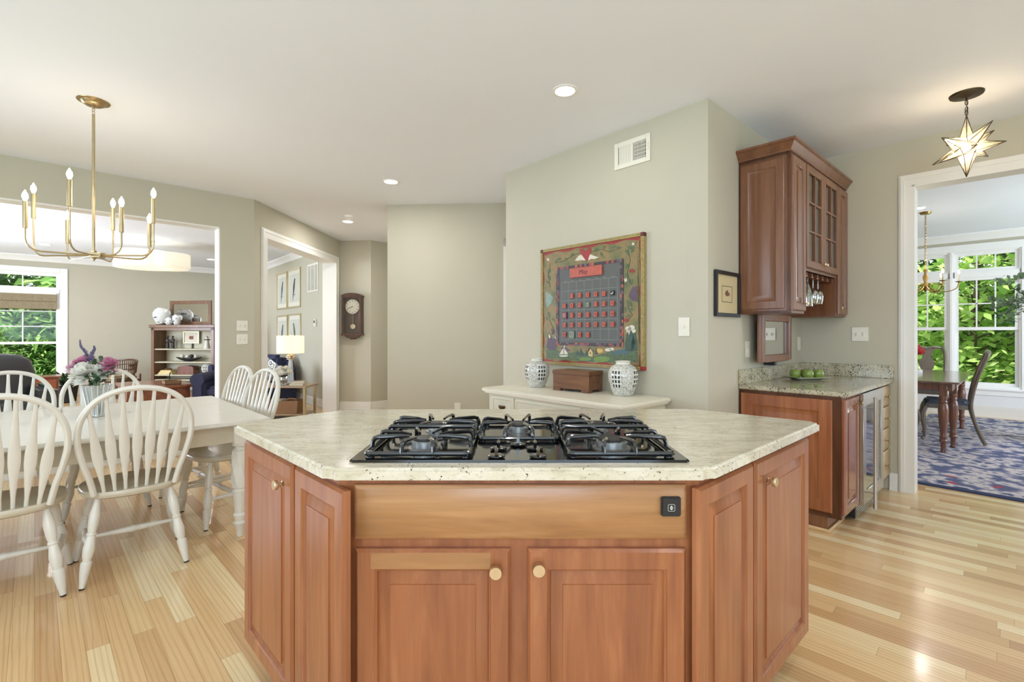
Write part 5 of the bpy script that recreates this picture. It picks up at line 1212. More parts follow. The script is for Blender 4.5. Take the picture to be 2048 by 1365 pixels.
for i, px in enumerate((323.5, 334.5)):
    t_ = BT('figurine', ('dark robed figurine standing at the outer side of the top shelf', 'dark robed figurine standing beside its twin on the inner side')[i], 'figurine', px, shz[0], group='pair of dark figurines')
    o = MB(); o.lathe([(.045, 0), (.045, .012), (.030, .016), (.036, .05), (.030, .12), (.040, .16), (.036, .19), (.016, .205), (.012, .212), (.022, .225), (.024, .243), (.014, .258), (0, .262)], n=16, sy=.8); o.tube([(-.036, 0, .18), (-.040, -.02, .13), (-.01, -.038, .125)], .010, 7); o.tube([(.036, 0, .18), (.040, -.02, .13), (.01, -.038, .125)], .010, 7); o.build('figure_body', M_dkfig, t_)
t_ = BT('framed_picture', 'small gold framed picture on the top shelf of the bookcase', 'picture', 364, shz[0] + .02, .27)
o = ring_frame(-.17, .17, -.02, 0, .08, .33, .022); o.build('frame', M_gold, t_); MB().box(-.15, .15, -.008, -.002, .10, .31).build('mat_board', mat('cream_mat', (224, 216, 196), .8, vary=.02), t_); MB().box(-.045, .045, -.010, -.007, .165, .235).build('print', mat('rust_print', (150, 92, 74), .7, vary=.3, vscale=50), t_); MB().box(-.01, .01, -.002, .03, -.02, .2).build('easel_back', M_bc, t_)
t_ = BT('lighthouse_model', 'cream lighthouse model on the top shelf', 'ornament', 405, shz[0])
o = MB(); o.lathe([(.06, 0), (.058, .01), (.038, .15), (.03, .17)], n=20); o.build('tower', M_porc, t_); o = MB(); o.lathe([(.055, .17), (.062, .178), (.055, .19), (.03, .195)], n=20); o.build('gallery', mat('slate_blue_grey', (120, 124, 120), .5, vary=.05), t_); o = MB(); o.lathe([(.024, .195), (.024, .225), (.03, .228), (0, .262)], n=16); o.build('lantern_room', M_porc, t_)
t_ = BT('boat_bowl', 'long black boat shaped bowl on the middle shelf', 'bowl', 368, shz[1])
o = MB(); rows = []; n = 16
for k in range(n + 1):
    q = k / n * 2 - 1; wy = .075 * (1 - q * q) ** .7 + .002; zz = .075 * abs(q) ** 2.2; row = []
    for j in range(9): a = PI + PI * j / 8; row.append(o.bm.verts.new((q * .275, wy * math.cos(a), .062 + zz * .35 + (.06 + 0) * math.sin(a) * (1 - q * q * .85))))
    rows.append(row)
for a, b in zip(rows, rows[1:]):
    for j in range(8): o.face([a[j], a[j + 1], b[j + 1], b[j]])
bb = o.build('bowl_body', M_blackmat, t_); bb.modifiers.new('s', 'SOLIDIFY').thickness = .006
M_ballw = mat('white_ball', (214, 208, 194), .6, vary=.15, vscale=60); M_ballb = mat('dark_ball', (40, 40, 48), .5, vary=.4, vscale=60)
for i, (dx, m, r, lb) in enumerate(((-.14, M_ballw, .040, 'white decorative ball at one end of the black bowl'), (-.03, M_ballw, .034, 'white decorative ball in the middle of the black bowl'), (.055, M_ballb, .040, 'dark decorative ball in the black bowl'), (.145, M_ballw, .036, 'white decorative ball at the other end of the black bowl'))):
    b = t_.matrix_basis @ Vector((dx, 0, .062 + (.02 if i in (1, 2) else .02) + r * .55)); tag(MB().ball((0, 0, 0), r).build('decorative_ball', m, None, Matrix.Translation(b)), lb, 'ornament', 'balls in the black bowl')
t_ = BT('straw_hat_box', 'pale yellow tapered box with a brown lid on the lowest visible shelf', 'box', 325, shz[2])
o = MB(); a = [o.bm.verts.new(q) for q in ((-.155, -.1, 0), (.155, -.1, 0), (.155, .1, 0), (-.155, .1, 0))]; b = [o.bm.verts.new(q) for q in ((-.10, -.07, .085), (.10, -.07, .085), (.10, .07, .085), (-.10, .07, .085))]
o.face(list(reversed(a))); o.face(b)
for i in range(4): o.face([a[i], a[(i + 1) % 4], b[(i + 1) % 4], b[i]])
o.build('tapered_base', mat('straw_yellow', (214, 190, 136), .7, vary=.08), t_); MB().lathe([(.07, .085), (.072, .098), (.05, .118), (0, .122)], n=24).build('round_lid', M_bc, t_)
t_ = BT('wooden_chest', 'reddish brown small chest with arched lid on the bookcase shelf', 'box', 366, shz[2])
o = MB(); o.prism([(-.165, 0), (.165, 0), (.165, .14)] + [(.165 * math.cos(a), .14 + .035 * math.sin(a)) for a in [PI * k / 10 for k in range(1, 10)]] + [(-.165, .14)], -.08, .08, M=Matrix.Rotation(PI / 2, 4, 'X')); o.build('chest_body', wood('redwood', (96, 52, 34), (122, 70, 46), (140, 86, 58), .4), t_)
for sx in (-1, 1): MB().tube([(sx * .165, -.03, .12), (sx * .182, -.03, .10), (sx * .182, .03, .10), (sx * .165, .03, .12)], .006, 6).build('handle', M_blackmat, t_)
t_ = BT('wire_sphere', 'white openwork sphere ornament on the bookcase shelf', 'ornament', 409, shz[2])
o = MB()
for k in range(8):
    a0 = PI * k / 8; o.tube([(.125 * math.cos(a) * math.cos(a0), .125 * math.cos(a) * math.sin(a0), .114 + .105 * math.sin(a)) for a in [2 * PI * j / 24 for j in range(24)]], .0065, 5, closed=True)
for z in (-.06, 0, .06): r = .125 * math.sqrt(max(0, 1 - (z / .105) ** 2)); o.tube([(r * math.cos(a), r * math.sin(a), .114 + z) for a in [2 * PI * j / 28 for j in range(28)]], .006, 5, closed=True)
o.build('lattice', M_white, t_)
# on top: mirror, jars
t_ = BT('leaning_mirror', 'wood framed mirror standing on the bookcase against the wall', 'mirror', 362, btop, .29, None, -.13)
o = ring_frame(-.49, .49, -.03, 0, 0, .50, .07); o.build('frame', M_bc, t_); MB().box(-.43, .43, -.014, -.006, .06, .44).build('mirror_glass', M_chrome, t_)
M_bird = NT('blue_bird_porcelain'); q = M_bird; vv = q.coords((1, 1, 1.6)); k = q.noise(vv, 17, 2, .4, .5); q.l(q.ramp(k, [(.60, lin((214, 216, 212))), (.66, lin((78, 90, 112)))]), q.b.inputs['Base Color']); q.b.inputs['Roughness'].default_value = .2; q.b.inputs['Coat Weight'].default_value = .4
t_ = BT('porcelain_jar', 'large white round jar with blue birds on the bookcase top', 'jar', 318, btop, .06)
o = MB(); o.lathe([(.085, .012), (.10, .03), (.14, .11), (.158, .19), (.15, .26), (.115, .31), (.09, .325), (.088, .335), (.095, .34), (.08, .34), (.075, .31), (0, .30)], n=32); o.build('jar_body', M_bird.m, t_); MB().lathe([(.095, 0), (.10, .006), (.09, .014), (0, .014)], n=28).build('wood_stand', M_wal, t_)
t_ = BT('porcelain_jar', 'small round blue patterned jar between the large jar and the jug', 'jar', 337, btop, .0)
o = MB(); o.lathe([(.035, 0), (.06, .03), (.072, .07), (.06, .11), (.03, .135), (.032, .15), (.02, .15), (0, .13)], n=24); o.build('jar_body', M_bird.m, t_)
t_ = BT('porcelain_jug', 'blue and white jug with side handles in front of the mirror', 'jug', 350, btop, .05)
o = MB(); o.lathe([(.05, 0), (.055, .02), (.08, .10), (.082, .15), (.055, .18), (.055, .195), (.06, .20), (.045, .20), (0, .18)], n=24); o.build('jug_body', M_bird.m, t_)
for sx in (-1, 1): MB().tube([(sx * .055, 0, .19), (sx * .10, 0, .17), (sx * .105, 0, .12), (sx * .08, 0, .09)], .008, 6).build('handle', M_bird.m, t_)

# low wooden table
M_red = wood('mahogany_red', (110, 58, 36), (138, 76, 48), (160, 96, 62), .25, axis=0, coat=.5)
lt = thing('coffee_table', 'low reddish brown wooden chest table in the family room', 'coffee table', (-5.50, 7.45, 0), -.60)
lt.rotation_euler.z = math.atan2(-.75, .72)
o = MB(); o.box(-.55, .55, -.42, .42, .445, .49, .01); o.build('table_top', M_red, lt); o = MB(); o.box(-.50, .50, -.38, .38, .10, .445, .006); o.build('chest_body', M_red, lt)
for sx in (-1, 1):
    for sy in (-1, 1): MB().box(sx * .48 - .03, sx * .48 + .03, sy * .36 - .03, sy * .36 + .03, 0, .10, .006).build('foot', M_red, lt)
lb = thing('magazine_basket', 'shallow woven basket on the low family room table', 'basket', (-5.14, 7.32, .491), lt.rotation_euler.z)
t = NT('woven_wicker'); wv = t.n('ShaderNodeTexWave', wave_type='BANDS', bands_direction='Z'); wv.inputs['Scale'].default_value = 30; wv.inputs['Distortion'].default_value = 3; t.l(t.coords(), wv.inputs[0]); t.l(t.ramp(wv.outputs[1], [(.2, lin((112, 80, 54))), (.8, lin((176, 136, 98)))]), t.b.inputs['Base Color']); t.b.inputs['Roughness'].default_value = .8; t.bump(wv.outputs[1], .6, .01); M_wick = t.m
o = MB(); o.box(-.15, .15, -.10, .10, 0, .012); o.box(-.15, .15, -.10, -.09, 0, .055); o.box(-.15, .15, .09, .10, 0, .055); o.box(-.15, -.14, -.10, .10, 0, .055); o.box(.14, .15, -.1, .1, 0, .055); o.build('basket_body', M_wick, lb)
MB().tube([(-.15, 0, .05), (-.16, 0, .13), (-.10, 0, .17), (-.06, 0, .15)], .006, 6).build('handle', M_dark, lb)

# rattan armchair
rc = thing('rattan_chair', 'dark rattan armchair with curved back and floral seat cushion', 'chair', (-7.85, 9.6, 0), .0)
rc.rotation_euler.z = -.15
M_rat = wood('dark_rattan', (74, 48, 34), (96, 64, 46), (118, 84, 62), .4)
o = MB(); arc = lambda r, z, a0=-.15, a1=PI + .15, n=16: [(r * math.cos(a0 + (a1 - a0) * k / n), r * .92 * math.sin(a0 + (a1 - a0) * k / n), z + .10 * math.sin(max(0, min(PI, a0 + (a1 - a0) * k / n)))) for k in range(n + 1)]
o.tube(arc(.36, .62), .018, 8); o.tube(arc(.34, .42), .012, 7); o.tube(arc(.35, .53), .008, 6); o.build('back_rim', M_rat, rc)
o = MB(); a_, b_ = arc(.34, .42, n=30), arc(.36, .61, n=30)
for p0, p1 in zip(a_, b_): o.tube([p0, p1], .008, 5)
o.build('back_slats', M_rat, rc)
o = MB(); o.tube(arc(.33, .30), .018, 8)
for sx in (-1, 1):
    for y in (-.25, .25): o.tube([(sx * .30, y, 0), (sx * .30, y, .40 if y < 0 else .44)], .018, 8)
o.box(-.30, .30, -.28, .28, .30, .335, .01); o.build('seat_frame', M_rat, rc)
t = NT('floral_cloth'); t.l(t.ramp(t.noise(t.coords(), 14, 3), [(.35, lin((196, 186, 158))), (.5, lin((178, 160, 126))), (.56, lin((120, 92, 66))), (.66, lin((170, 166, 136)))]), t.b.inputs['Base Color']); t.b.inputs['Roughness'].default_value = .9
MB().box(-.28, .28, -.30, .24, .335, .43, .04, 3).build('seat_cushion', t.m, rc)

# black leather recliner and a small red chest beyond the far chairs
bl = mat('black_leather', (46, 44, 46), .28, vary=.12, vscale=7, coat=.3)
ba = thing('leather_armchair', 'black leather armchair with a high rounded back by the window', 'armchair', (-6.35, 5.95, 0), .9)
o = MB(); rows = []
for z, w_, y0, y1 in ((.10, .38, .12, .34), (.45, .40, .14, .38), (.75, .40, .20, .42), (.90, .36, .25, .44), (.97, .27, .29, .43), (.995, .12, .33, .40)):
    rows.append([o.bm.verts.new(((w_ * math.cos(a)) * 1.0, (y0 + y1) / 2 + (y1 - y0) / 2 * math.sin(a), z)) for a in [2 * PI * k / 24 for k in range(24)]])
for a, b in zip(rows, rows[1:]):
    for i in range(24): o.face([a[i], a[(i + 1) % 24], b[(i + 1) % 24], b[i]])
o.face(list(reversed(rows[0]))); o.face(rows[-1]); o.build('backrest', bl, ba, smooth=60)
for sx in (-1, 1): MB().box(sx * .44 - .09, sx * .44 + .09, -.40, .30, .06, .60, .06, 3).build('armrest', bl, ba)
MB().box(-.36, .36, -.42, .22, .10, .46, .06, 3).build('seat', bl, ba); MB().box(-.45, .45, -.35, .35, 0, .08, .01).build('base', M_blackmat, ba)
cp2 = at(90, 752, d=7.6)
rch = thing('side_chest', 'small red brown wooden chest standing by the window wall', 'chest', (cp2.x, cp2.y, 0), math.atan2(WF.u.y, WF.u.x))
o = MB(); o.box(-.16, .16, -.2, .2, .06, cp2.z - .02, .004); o.build('chest_body', M_red, rch); MB().box(-.19, .19, -.23, .23, cp2.z - .02, cp2.z, .004).build('chest_top', M_red, rch)
for i in range(3): z = .08 + i * (cp2.z - .12) / 3; d_ = MB().box(-.14, .14, -.212, -.2, z, z + (cp2.z - .12) / 3 - .012, .003).build('drawer', M_red, rch); MB().ball((0, -.22, z + .06), .010, 8, 6).build('knob', M_brass, d_)
for sx in (-1, 1): MB().box(sx * .13 - .02, sx * .13 + .02, -.18, .18, 0, .06).build('foot', M_red, rch)
pp = thing('potted_palm', 'spiky green potted plant on the floor between window and vase', 'potted plant', at(132, 800, d=8.8) * 1.0); pp.location.z = 0
MB().lathe([(.10, 0), (.14, .02), (.17, .28), (.18, .30), (.15, .30), (.14, .26), (0, .26)], n=24).build('pot', M_dark, pp)
rnd = random.Random(3); o = MB()
for k in range(46): a = rnd.uniform(0, 6.28); petal(o, (0, 0, .27), (math.cos(a) * .5, math.sin(a) * .5, rnd.uniform(.4, 1.2)), rnd.uniform(.25, .42), .03, -.35, rnd)
o.build('leaves', M_lf, pp, recalc=False)

# navy sofa group
M_navy = mat('navy_upholstery', (44, 46, 72), .85, vary=.14, vscale=9); M_navy2 = mat('navy_cushion', (50, 52, 80), .85, vary=.12, vscale=12)
def sofa(name, label, cat, loc, rz, wd, dp=.9, h=.86, seats=2):
    t_ = thing(name, label, cat, loc, rz); w2 = wd / 2
    MB().box(-w2 + .05, w2 - .05, -dp / 2 + .02, dp / 2, .04, .30, .02, 2).build('skirt', M_navy, t_)
    for sx in (-1, 1):
        o = MB(); o.box(sx * (w2 - .09) - .09, sx * (w2 - .09) + .09, -dp / 2, dp / 2 - .02, .04, .56, .04, 3); o.tube([(sx * (w2 - .08), -dp / 2 - .005, .57), (sx * (w2 - .08), dp / 2 - .05, .57)], .095, 16); o.build('armrest', M_navy, t_)
    o = MB(); o.box(-w2 + .1, w2 - .1, dp / 2 - .20, dp / 2, .1, h - .06, .06, 3); o.build('backrest', M_navy, t_)
    sw_ = (wd - .36) / seats
    for i in range(seats):
        x = -w2 + .18 + sw_ * i; MB().box(x + .005, x + sw_ - .005, -dp / 2 + .0, dp / 2 - .2, .30, .46, .045, 3).build('seat_cushion', M_navy2, t_)
        o = MB(); o.box(x + .01, x + sw_ - .01, dp / 2 - .36, dp / 2 - .14, .45, h, .07, 3); o.build('back_cushion', M_navy2, t_)
    MB().box(-w2 + .07, w2 - .07, -dp / 2 + .05, dp / 2 - .03, 0, .045).build('base', M_blackmat, t_)
    return t_
gr = math.atan2(WG.u.y, WG.u.x)
sofa('sofa', 'navy blue sofa with loose cushions below the bird prints', 'sofa', WG.at(3.38, 0, -.66).translation, gr + .2, 1.6)
sofa('club_chair', 'navy blue upholstered armchair beyond the end of the breakfast table', 'armchair', (-4.38, 7.52, 0), .2, .80, .68, .72, 1)
q = at(547, 744, d=8.05)
t_ = thing('throw_pillow', 'patterned throw pillow in grey yellow and navy on the sofa', 'pillow', q, gr); t_.rotation_euler = (.25, .45, gr + .3)
t = NT('patterned_pillow'); vo = t.n('ShaderNodeTexVoronoi'); vo.inputs['Scale'].default_value = 8.5; t.l(t.coords(), vo.inputs[0]); t.l(t.ramp(vo.outputs[0], [(0, lin((186, 164, 60))), (.22, lin((226, 222, 206))), (.34, lin((70, 72, 96))), (.42, lin((222, 220, 210))), (.62, lin((120, 128, 134)))], 'CONSTANT'), t.b.inputs['Base Color']); t.b.inputs['Roughness'].default_value = .9
o = MB(); rows = []
for k in range(9):
    v = -1 + k / 4; row = []
    for j in range(9): u_ = -1 + j / 4; row.append((u_ * .2 * (1 - .08 * v * v), v * .2 * (1 - .08 * u_ * u_), (1 - u_ ** 4) * (1 - v ** 4)))
    rows.append(row)
F1 = [[o.bm.verts.new((x, -.06 * th_ - .002, z)) for x, z, th_ in r] for r in rows]; F2 = [[o.bm.verts.new((x, .06 * th_ + .002, z)) for x, z, th_ in r] for r in rows]
for G_ in (F1, F2):
    for a, b in zip(G_, G_[1:]):
        for j in range(8): o.face([a[j], a[j + 1], b[j + 1], b[j]])
bmesh.ops.remove_doubles(o.bm, verts=o.bm.verts, dist=.005); o.build('pillow_cover', t.m, t_, smooth=80)

# side table with lamp, flowers, books and a basket
M_ltw = wood('driftwood', (142, 118, 92), (166, 142, 114), (186, 164, 138), .5, axis=0)
TZ = .50; st0 = at(618, 770, d=7.05); TX1, TX0, TY0, TY1 = st0.x, st0.x - .86, 6.95, 7.40
sd_ = thing('side_table', 'pale wood side table with a gold base and low shelf beside the sofa', 'side table', ((TX0 + TX1) / 2, (TY0 + TY1) / 2, 0)); hw, hd = (TX1 - TX0) / 2, (TY1 - TY0) / 2
MB().box(-hw, hw, -hd, hd, TZ - .03, TZ, .004).build('table_top', M_ltw, sd_); MB().box(-hw + .03, hw - .03, -hd + .03, hd - .03, .07, .09, .003).build('shelf', M_ltw, sd_)
for sx in (-1, 1):
    for sy in (-1, 1): MB().box(sx * (hw - .04) - .016, sx * (hw - .04) + .016, sy * (hd - .04) - .016, sy * (hd - .04) + .016, 0, TZ - .03).build('leg', M_gold, sd_)
lp = at(581, 762, TZ); lp = Vector(((581 - CX) / F * 7.22, 7.22, TZ + .001))
tl = thing('table_lamp', 'lit table lamp with white drum shade and faceted glass column', 'lamp', lp)
o = MB(); o.box(-.06, .06, -.06, .06, 0, .02, .004); o.build('base', M_gold, tl)
o = MB(); o.lathe([(.052, .02), (.030, .36)], n=6); o.build('glass_column', mat('cut_crystal', (196, 202, 206), .08, coat=1, vary=.05), tl, smooth=10)
o = MB()
for row, (z, r) in enumerate(((.375, .035), (.40, .045), (.425, .035))):
    for k in range(8): a = 2 * PI * k / 8 + row * .4; o.ball((r * math.cos(a), r * math.sin(a), z), .018, 8, 5, (1, 1, .7))
o.lathe([(.02, .36), (.025, .44), (.006, .45), (.006, .52)], n=10); o.build('gold_leaf_collar', M_brass, tl)
o = MB(); o.lathe([(.185, .46), (.188, .46), (.188, .72), (.185, .72), (.185, .465)], n=40); o.build('lamp_shade', translucent('linen_lamp_shade', (250, 240, 218), .6, emit=.15), tl); MB().ball((0, 0, .735), .012, 8, 6, (1, 1, 1.5)).build('finial', M_brass, tl)
lamp('table_lamp_glow', 'POINT', lp + Vector((0, 0, .58)), 3, (1, .86, .66), radius=.05)
bp_ = Vector(((566 - CX) / F * 7.06, 7.06, TZ + .001)); fb = thing('flower_bowl', 'round glass bowl of white peonies on the side table', 'flower bowl', bp_)
MB().lathe([(.05, 0), (.05, .01), (.012, .02), (.05, .04), (.08, .08), (.075, .12), (.07, .12), (.06, .08), (0, .04)], n=24).build('glass_bowl', M_vg, fb)
rnd = random.Random(9)
for k, (x, y, z, r) in enumerate(((0, -.04, .17, .075), (-.08, 0, .19, .07), (.08, 0, .18, .07), (0, .05, .21, .07), (-.03, -.02, .235, .06), (.045, .0, .24, .055))):
    o = MB(); c = Vector((x, y, z))
    for e in (-.1, .4, .9, 1.3):
        for j in range(7): a = 2 * PI * j / 7 + e; petal(o, c - Vector((0, 0, r * .2)), (math.cos(a) * math.cos(e), math.sin(a) * math.cos(e), math.sin(e)), r, r * .8, .25, rnd)
    o.build('bloom', M_pet_w, fb, recalc=False)
bkx = Vector(((596 - CX) / F * 7.05, 7.05, TZ + .001)); bks = [('gold covered book at the bottom of the small stack', 0), ('gold covered book on top of the small stack', 1)]
for lb_, k in bks:
    t_ = thing('book', lb_, 'book', bkx + Vector((.01 * k, 0, k * .031)), .15 * k, 'books on the side table'); MB().box(-.10 + k * .01, .10 - k * .01, -.07, .07, 0, .004).build('cover', M_brass, t_); MB().box(-.097 + k * .01, .097 - k * .01, -.067, .067, .004, .026).build('pages', M_pw, t_); MB().box(-.10 + k * .01, .10 - k * .01, -.07, .07, .026, .030).build('cover', M_brass, t_)
bk = thing('wicker_basket', 'wicker basket of papers on the low shelf of the side table', 'basket', (((568 - CX) / F * 7.08), 7.12, .091))
o = MB(); a = [o.bm.verts.new(q) for q in ((-.22, -.12, 0), (.22, -.12, 0), (.22, .12, 0), (-.22, .12, 0))]; b = [o.bm.verts.new(q) for q in ((-.24, -.135, .19), (.24, -.135, .19), (.24, .135, .19), (-.24, .135, .19))]; c_ = [o.bm.verts.new((q.co.x * .93, q.co.y * .9, .19)) for q in b]; d_ = [o.bm.verts.new((q.co.x * .93, q.co.y * .9, .02)) for q in a]
o.face(list(reversed(a))); o.face(d_)
for i in range(4): j = (i + 1) % 4; o.face([a[i], a[j], b[j], b[i]]); o.face([b[i], b[j], c_[j], c_[i]]); o.face([c_[i], c_[j], d_[j], d_[i]])
o.build('basket_body', M_wick, bk)
o = MB(); o.box(-.17, -.02, -.09, .08, .15, .20, .004); o.build('papers', M_pw, bk); o = MB(); o.tube([(.06, -.1, .195), (.10, -.1, .22), (.18, -.1, .22), (.21, -.1, .195)], .010, 7); o.build('handle', M_wick, bk)

# bird prints, vent and thermostat on the gallery wall
M_frg = mat('pale_gold_frame', (202, 188, 150), .4, .5, vary=.05); M_mat = mat('antique_mat', (216, 212, 196), .8, vary=.02); M_prt = mat('print_grey_paper', (198, 198, 186), .8, vary=.03)
bm_ = [mat('bird_dark', (64, 62, 58), .8, vary=.2), mat('bird_grey', (90, 92, 84), .8, vary=.2), mat('bird_green', (98, 104, 66), .8, vary=.2)]
pr = [((553, 573.5), (545.5, 619), 1, 'bird print in a gold frame, upper one away from the vent'), ((574.5, 600), (537.5, 616), 0, 'bird print in a gold frame, upper one beside the vent'), ((553, 574), (631, 705), 1, 'bird print in a gold frame, lower one away from the vent'), ((576, 600.5), (628, 704), 2, 'bird print in a gold frame, lower one above the lamp')]
for (xa, xb), (ya, yb), mi, lb_ in pr:
    sa, sb = WG.on(xa, y=-.02), WG.on(xb, y=-.02); xm = (xa + xb) / 2; za, zb3 = WG.on(xm, ya, y=-.02)[1], WG.on(xm, yb, y=-.02)[1]
    t_ = thing('bird_print', lb_, 'picture', M=WG.at((sa + sb) / 2, (za + zb3) / 2), group='framed bird prints on the gallery wall'); hw, hh = (sb - sa) / 2 - .004, (za - zb3) / 2
    ring_frame(-hw, hw, -.022, 0, -hh, hh, .028).build('frame', M_frg, t_); MB().box(-hw + .02, hw - .02, -.008, -.002, -hh + .02, hh - .02).build('mat_board', M_mat, t_); MB().box(-hw + .09, hw - .09, -.010, -.007, -hh + .11, hh - .11).build('print', M_prt, t_)
    o = MB(); s_ = -1 if mi == 2 else 1
    o.tube([(-.07 * s_, -.012, -.24), (-.03 * s_, -.012, -.10), (0, -.012, .02), (.03 * s_, -.012, .12), (.05 * s_, -.012, .17), (.10 * s_, -.012, .16)], 1, 8, flat=[(.004, .001), (.026, .001), (.048, .001), (.036, .001), (.028, .001), (.003, .001)], up=(1, 0, 0)); o.tube([(-.08, -.011, -.11), (.08, -.011, -.13)], .004, 5); o.build('bird_drawing', bm_[mi], t_)
xa, xb = WG.on(614.5, y=-.01), WG.on(636, y=-.01); za, zb3 = WG.on(625, 528)[1], WG.on(625, 584)[1]
t_ = thing('return_air_grille', 'tall white return air grille beside the bird prints', 'vent', M=WG.at((xa + xb) / 2, (za + zb3) / 2)); hw, hh = (xb - xa) / 2, (za - zb3) / 2
ring_frame(-hw, hw, -.012, 0, -hh, hh, .03).build('frame', M_plate, t_); MB().box(-hw + .02, hw - .02, -.003, -.001, -hh + .02, hh - .02).build('duct_shade', mat('grille_shadow', (130, 128, 120), .8, vary=.05), t_); o = MB()  # grey sheet stands in for the shade between the slats
for x in (-hw / 3, hw / 3): o.box(x - .012, x + .012, -.010, -.002, -hh + .02, hh - .02)
for k in range(24): z = -hh + .04 + k * (2 * hh - .08) / 23; o.box(-hw + .03, hw - .03, -.007, -.003, z, z + .008)
o.build('slat', M_plate, t_)
x, z = WG.on(632, 646); t_ = thing('thermostat', 'small white thermostat on the gallery wall above the lamp', 'thermostat', M=WG.at(x, z)); MB().box(-.05, .05, -.028, 0, -.06, .06, .006, 2).build('housing', M_plate, t_); MB().box(-.035, .015, -.030, -.027, -.005, .04).build('screen', M_dark, t_)
# ------------------------------------------------------------------ formal dining room through the doorway
t = NT('oriental_rug'); b = t.b
v = t.coords((1, 1, 1), rot=(0, 0, .80)); w1 = t.n('ShaderNodeTexVoronoi', feature='F1'); w1.inputs['Scale'].default_value = 7.5; w1.inputs['Randomness'].default_value = .9
dn = t.n('ShaderNodeTexNoise'); dn.inputs['Scale'].default_value = 9; dn.inputs['Detail'].default_value = 4; t.l(v, dn.inputs[0]); va = t.n('ShaderNodeVectorMath', operation='ADD'); sc_ = t.n('ShaderNodeVectorMath', operation='SCALE'); sc_.inputs[3].default_value = .10; t.l(dn.outputs[1], sc_.inputs[0]); t.l(v, va.inputs[0]); t.l(sc_.outputs[0], va.inputs[1]); t.l(va.outputs[0], w1.inputs[0])
big = t.noise(v, 2.2, 3, .6); fine = t.noise(v, 26, 4, .7)
k = t.math('ADD', t.math('MULTIPLY', w1.outputs[0], .8), t.math('MULTIPLY', fine, .55)); k = t.math('ADD', k, t.math('MULTIPLY', t.math('SUBTRACT', big, .5), .9))
col = t.ramp(k, [(.30, lin((74, 80, 112))), (.42, lin((112, 116, 144))), (.50, lin((182, 176, 182))), (.60, lin((205, 194, 190))), (.72, lin((150, 146, 164))), (.86, lin((92, 98, 128)))])
spv = t.n('ShaderNodeTexCoord'); s2 = t.n('ShaderNodeSeparateXYZ'); t.l(spv.outputs['Object'], s2.inputs[0]); dd_ = t.math('MULTIPLY', t.math('ADD', s2.outputs[0], s2.outputs[1]), .7071)   # distance across the rug
inb = t.math('MULTIPLY', t.math('GREATER_THAN', dd_, 5.42), t.math('LESS_THAN', dd_, 5.70)); vr = t.n('ShaderNodeTexVoronoi'); vr.inputs['Scale'].default_value = 5.5; t.l(va.outputs[0], vr.inputs[0])
col = t.mix(t.math('MULTIPLY', inb, t.math('LESS_THAN', vr.outputs[0], .28)), col, lin((166, 72, 82))); edge = t.math('LESS_THAN', dd_, 5.305); col = t.mix(edge, col, lin((64, 72, 100)))
t.l(col, b.inputs['Base Color']); b.inputs['Roughness'].default_value = .95; b.inputs['Specular IOR Level'].default_value = .1
rug = MB().prism([(3.16, 4.28), (4.75, 2.57), (8.25, 5.95), (6.50, 7.55)], .001, .0115, bev=.003).build('area_rug', t.m)
tag(rug, 'navy and cream oriental rug under the formal dining table', 'rug')
c0 = Vector((4.54, 4.92, 0)); DL, DWd = 2.05, 1.08
M_dt = wood('walnut_table', (92, 66, 56), (118, 90, 78), (140, 112, 98), .16, axis=0, coat=.7); M_dtl = wood('walnut_leg', (92, 56, 44), (120, 78, 62), (142, 98, 82), .3)
DM = Matrix(((.72, -.69, 0, c0.x), (.69, .72, 0, c0.y), (0, 0, 1, 0), (0, 0, 0, 1)))
dt = thing('formal_dining_table', 'polished walnut dining table with turned legs on the rug', 'table', M=DM)
MB().box(0, DL, 0, DWd, .735, .755, .004).build('table_top', M_dt, dt); o = MB(); o.box(.07, DL - .07, .06, .085, .655, .735); o.box(.07, DL - .07, DWd - .085, DWd - .06, .655, .735); o.box(.07, .095, .08, DWd - .08, .655, .735); o.box(DL - .095, DL - .07, .08, DWd - .08, .655, .735); o.build('apron', M_dtl, dt)
for x, y in ((.075, .13), (.46, .08), (.075, DWd - .1), (DL - .1, .1), (DL - .1, DWd - .1)):
    o = MB(); o.box(x - .032, x + .032, y - .032, y + .032, .60, .735, .003); o.lathe([(.018, .012), (.026, .02), (.020, .05), (.024, .11), (.034, .12), (.036, .135), (.028, .15), (.034, .17), (.026, .19), (.030, .24), (.040, .36), (.044, .46), (.038, .51), (.030, .525), (.036, .54), (.030, .555), (.036, .57), (.034, .60)], (x, y, 0), 18); o.build('leg', M_dtl, dt)
M_dc = wood('grey_brown_chair', (90, 80, 70), (112, 102, 90), (132, 122, 110), .35); M_ds = mat('slate_blue_seat', (74, 82, 98), .6, vary=.1, vscale=40)
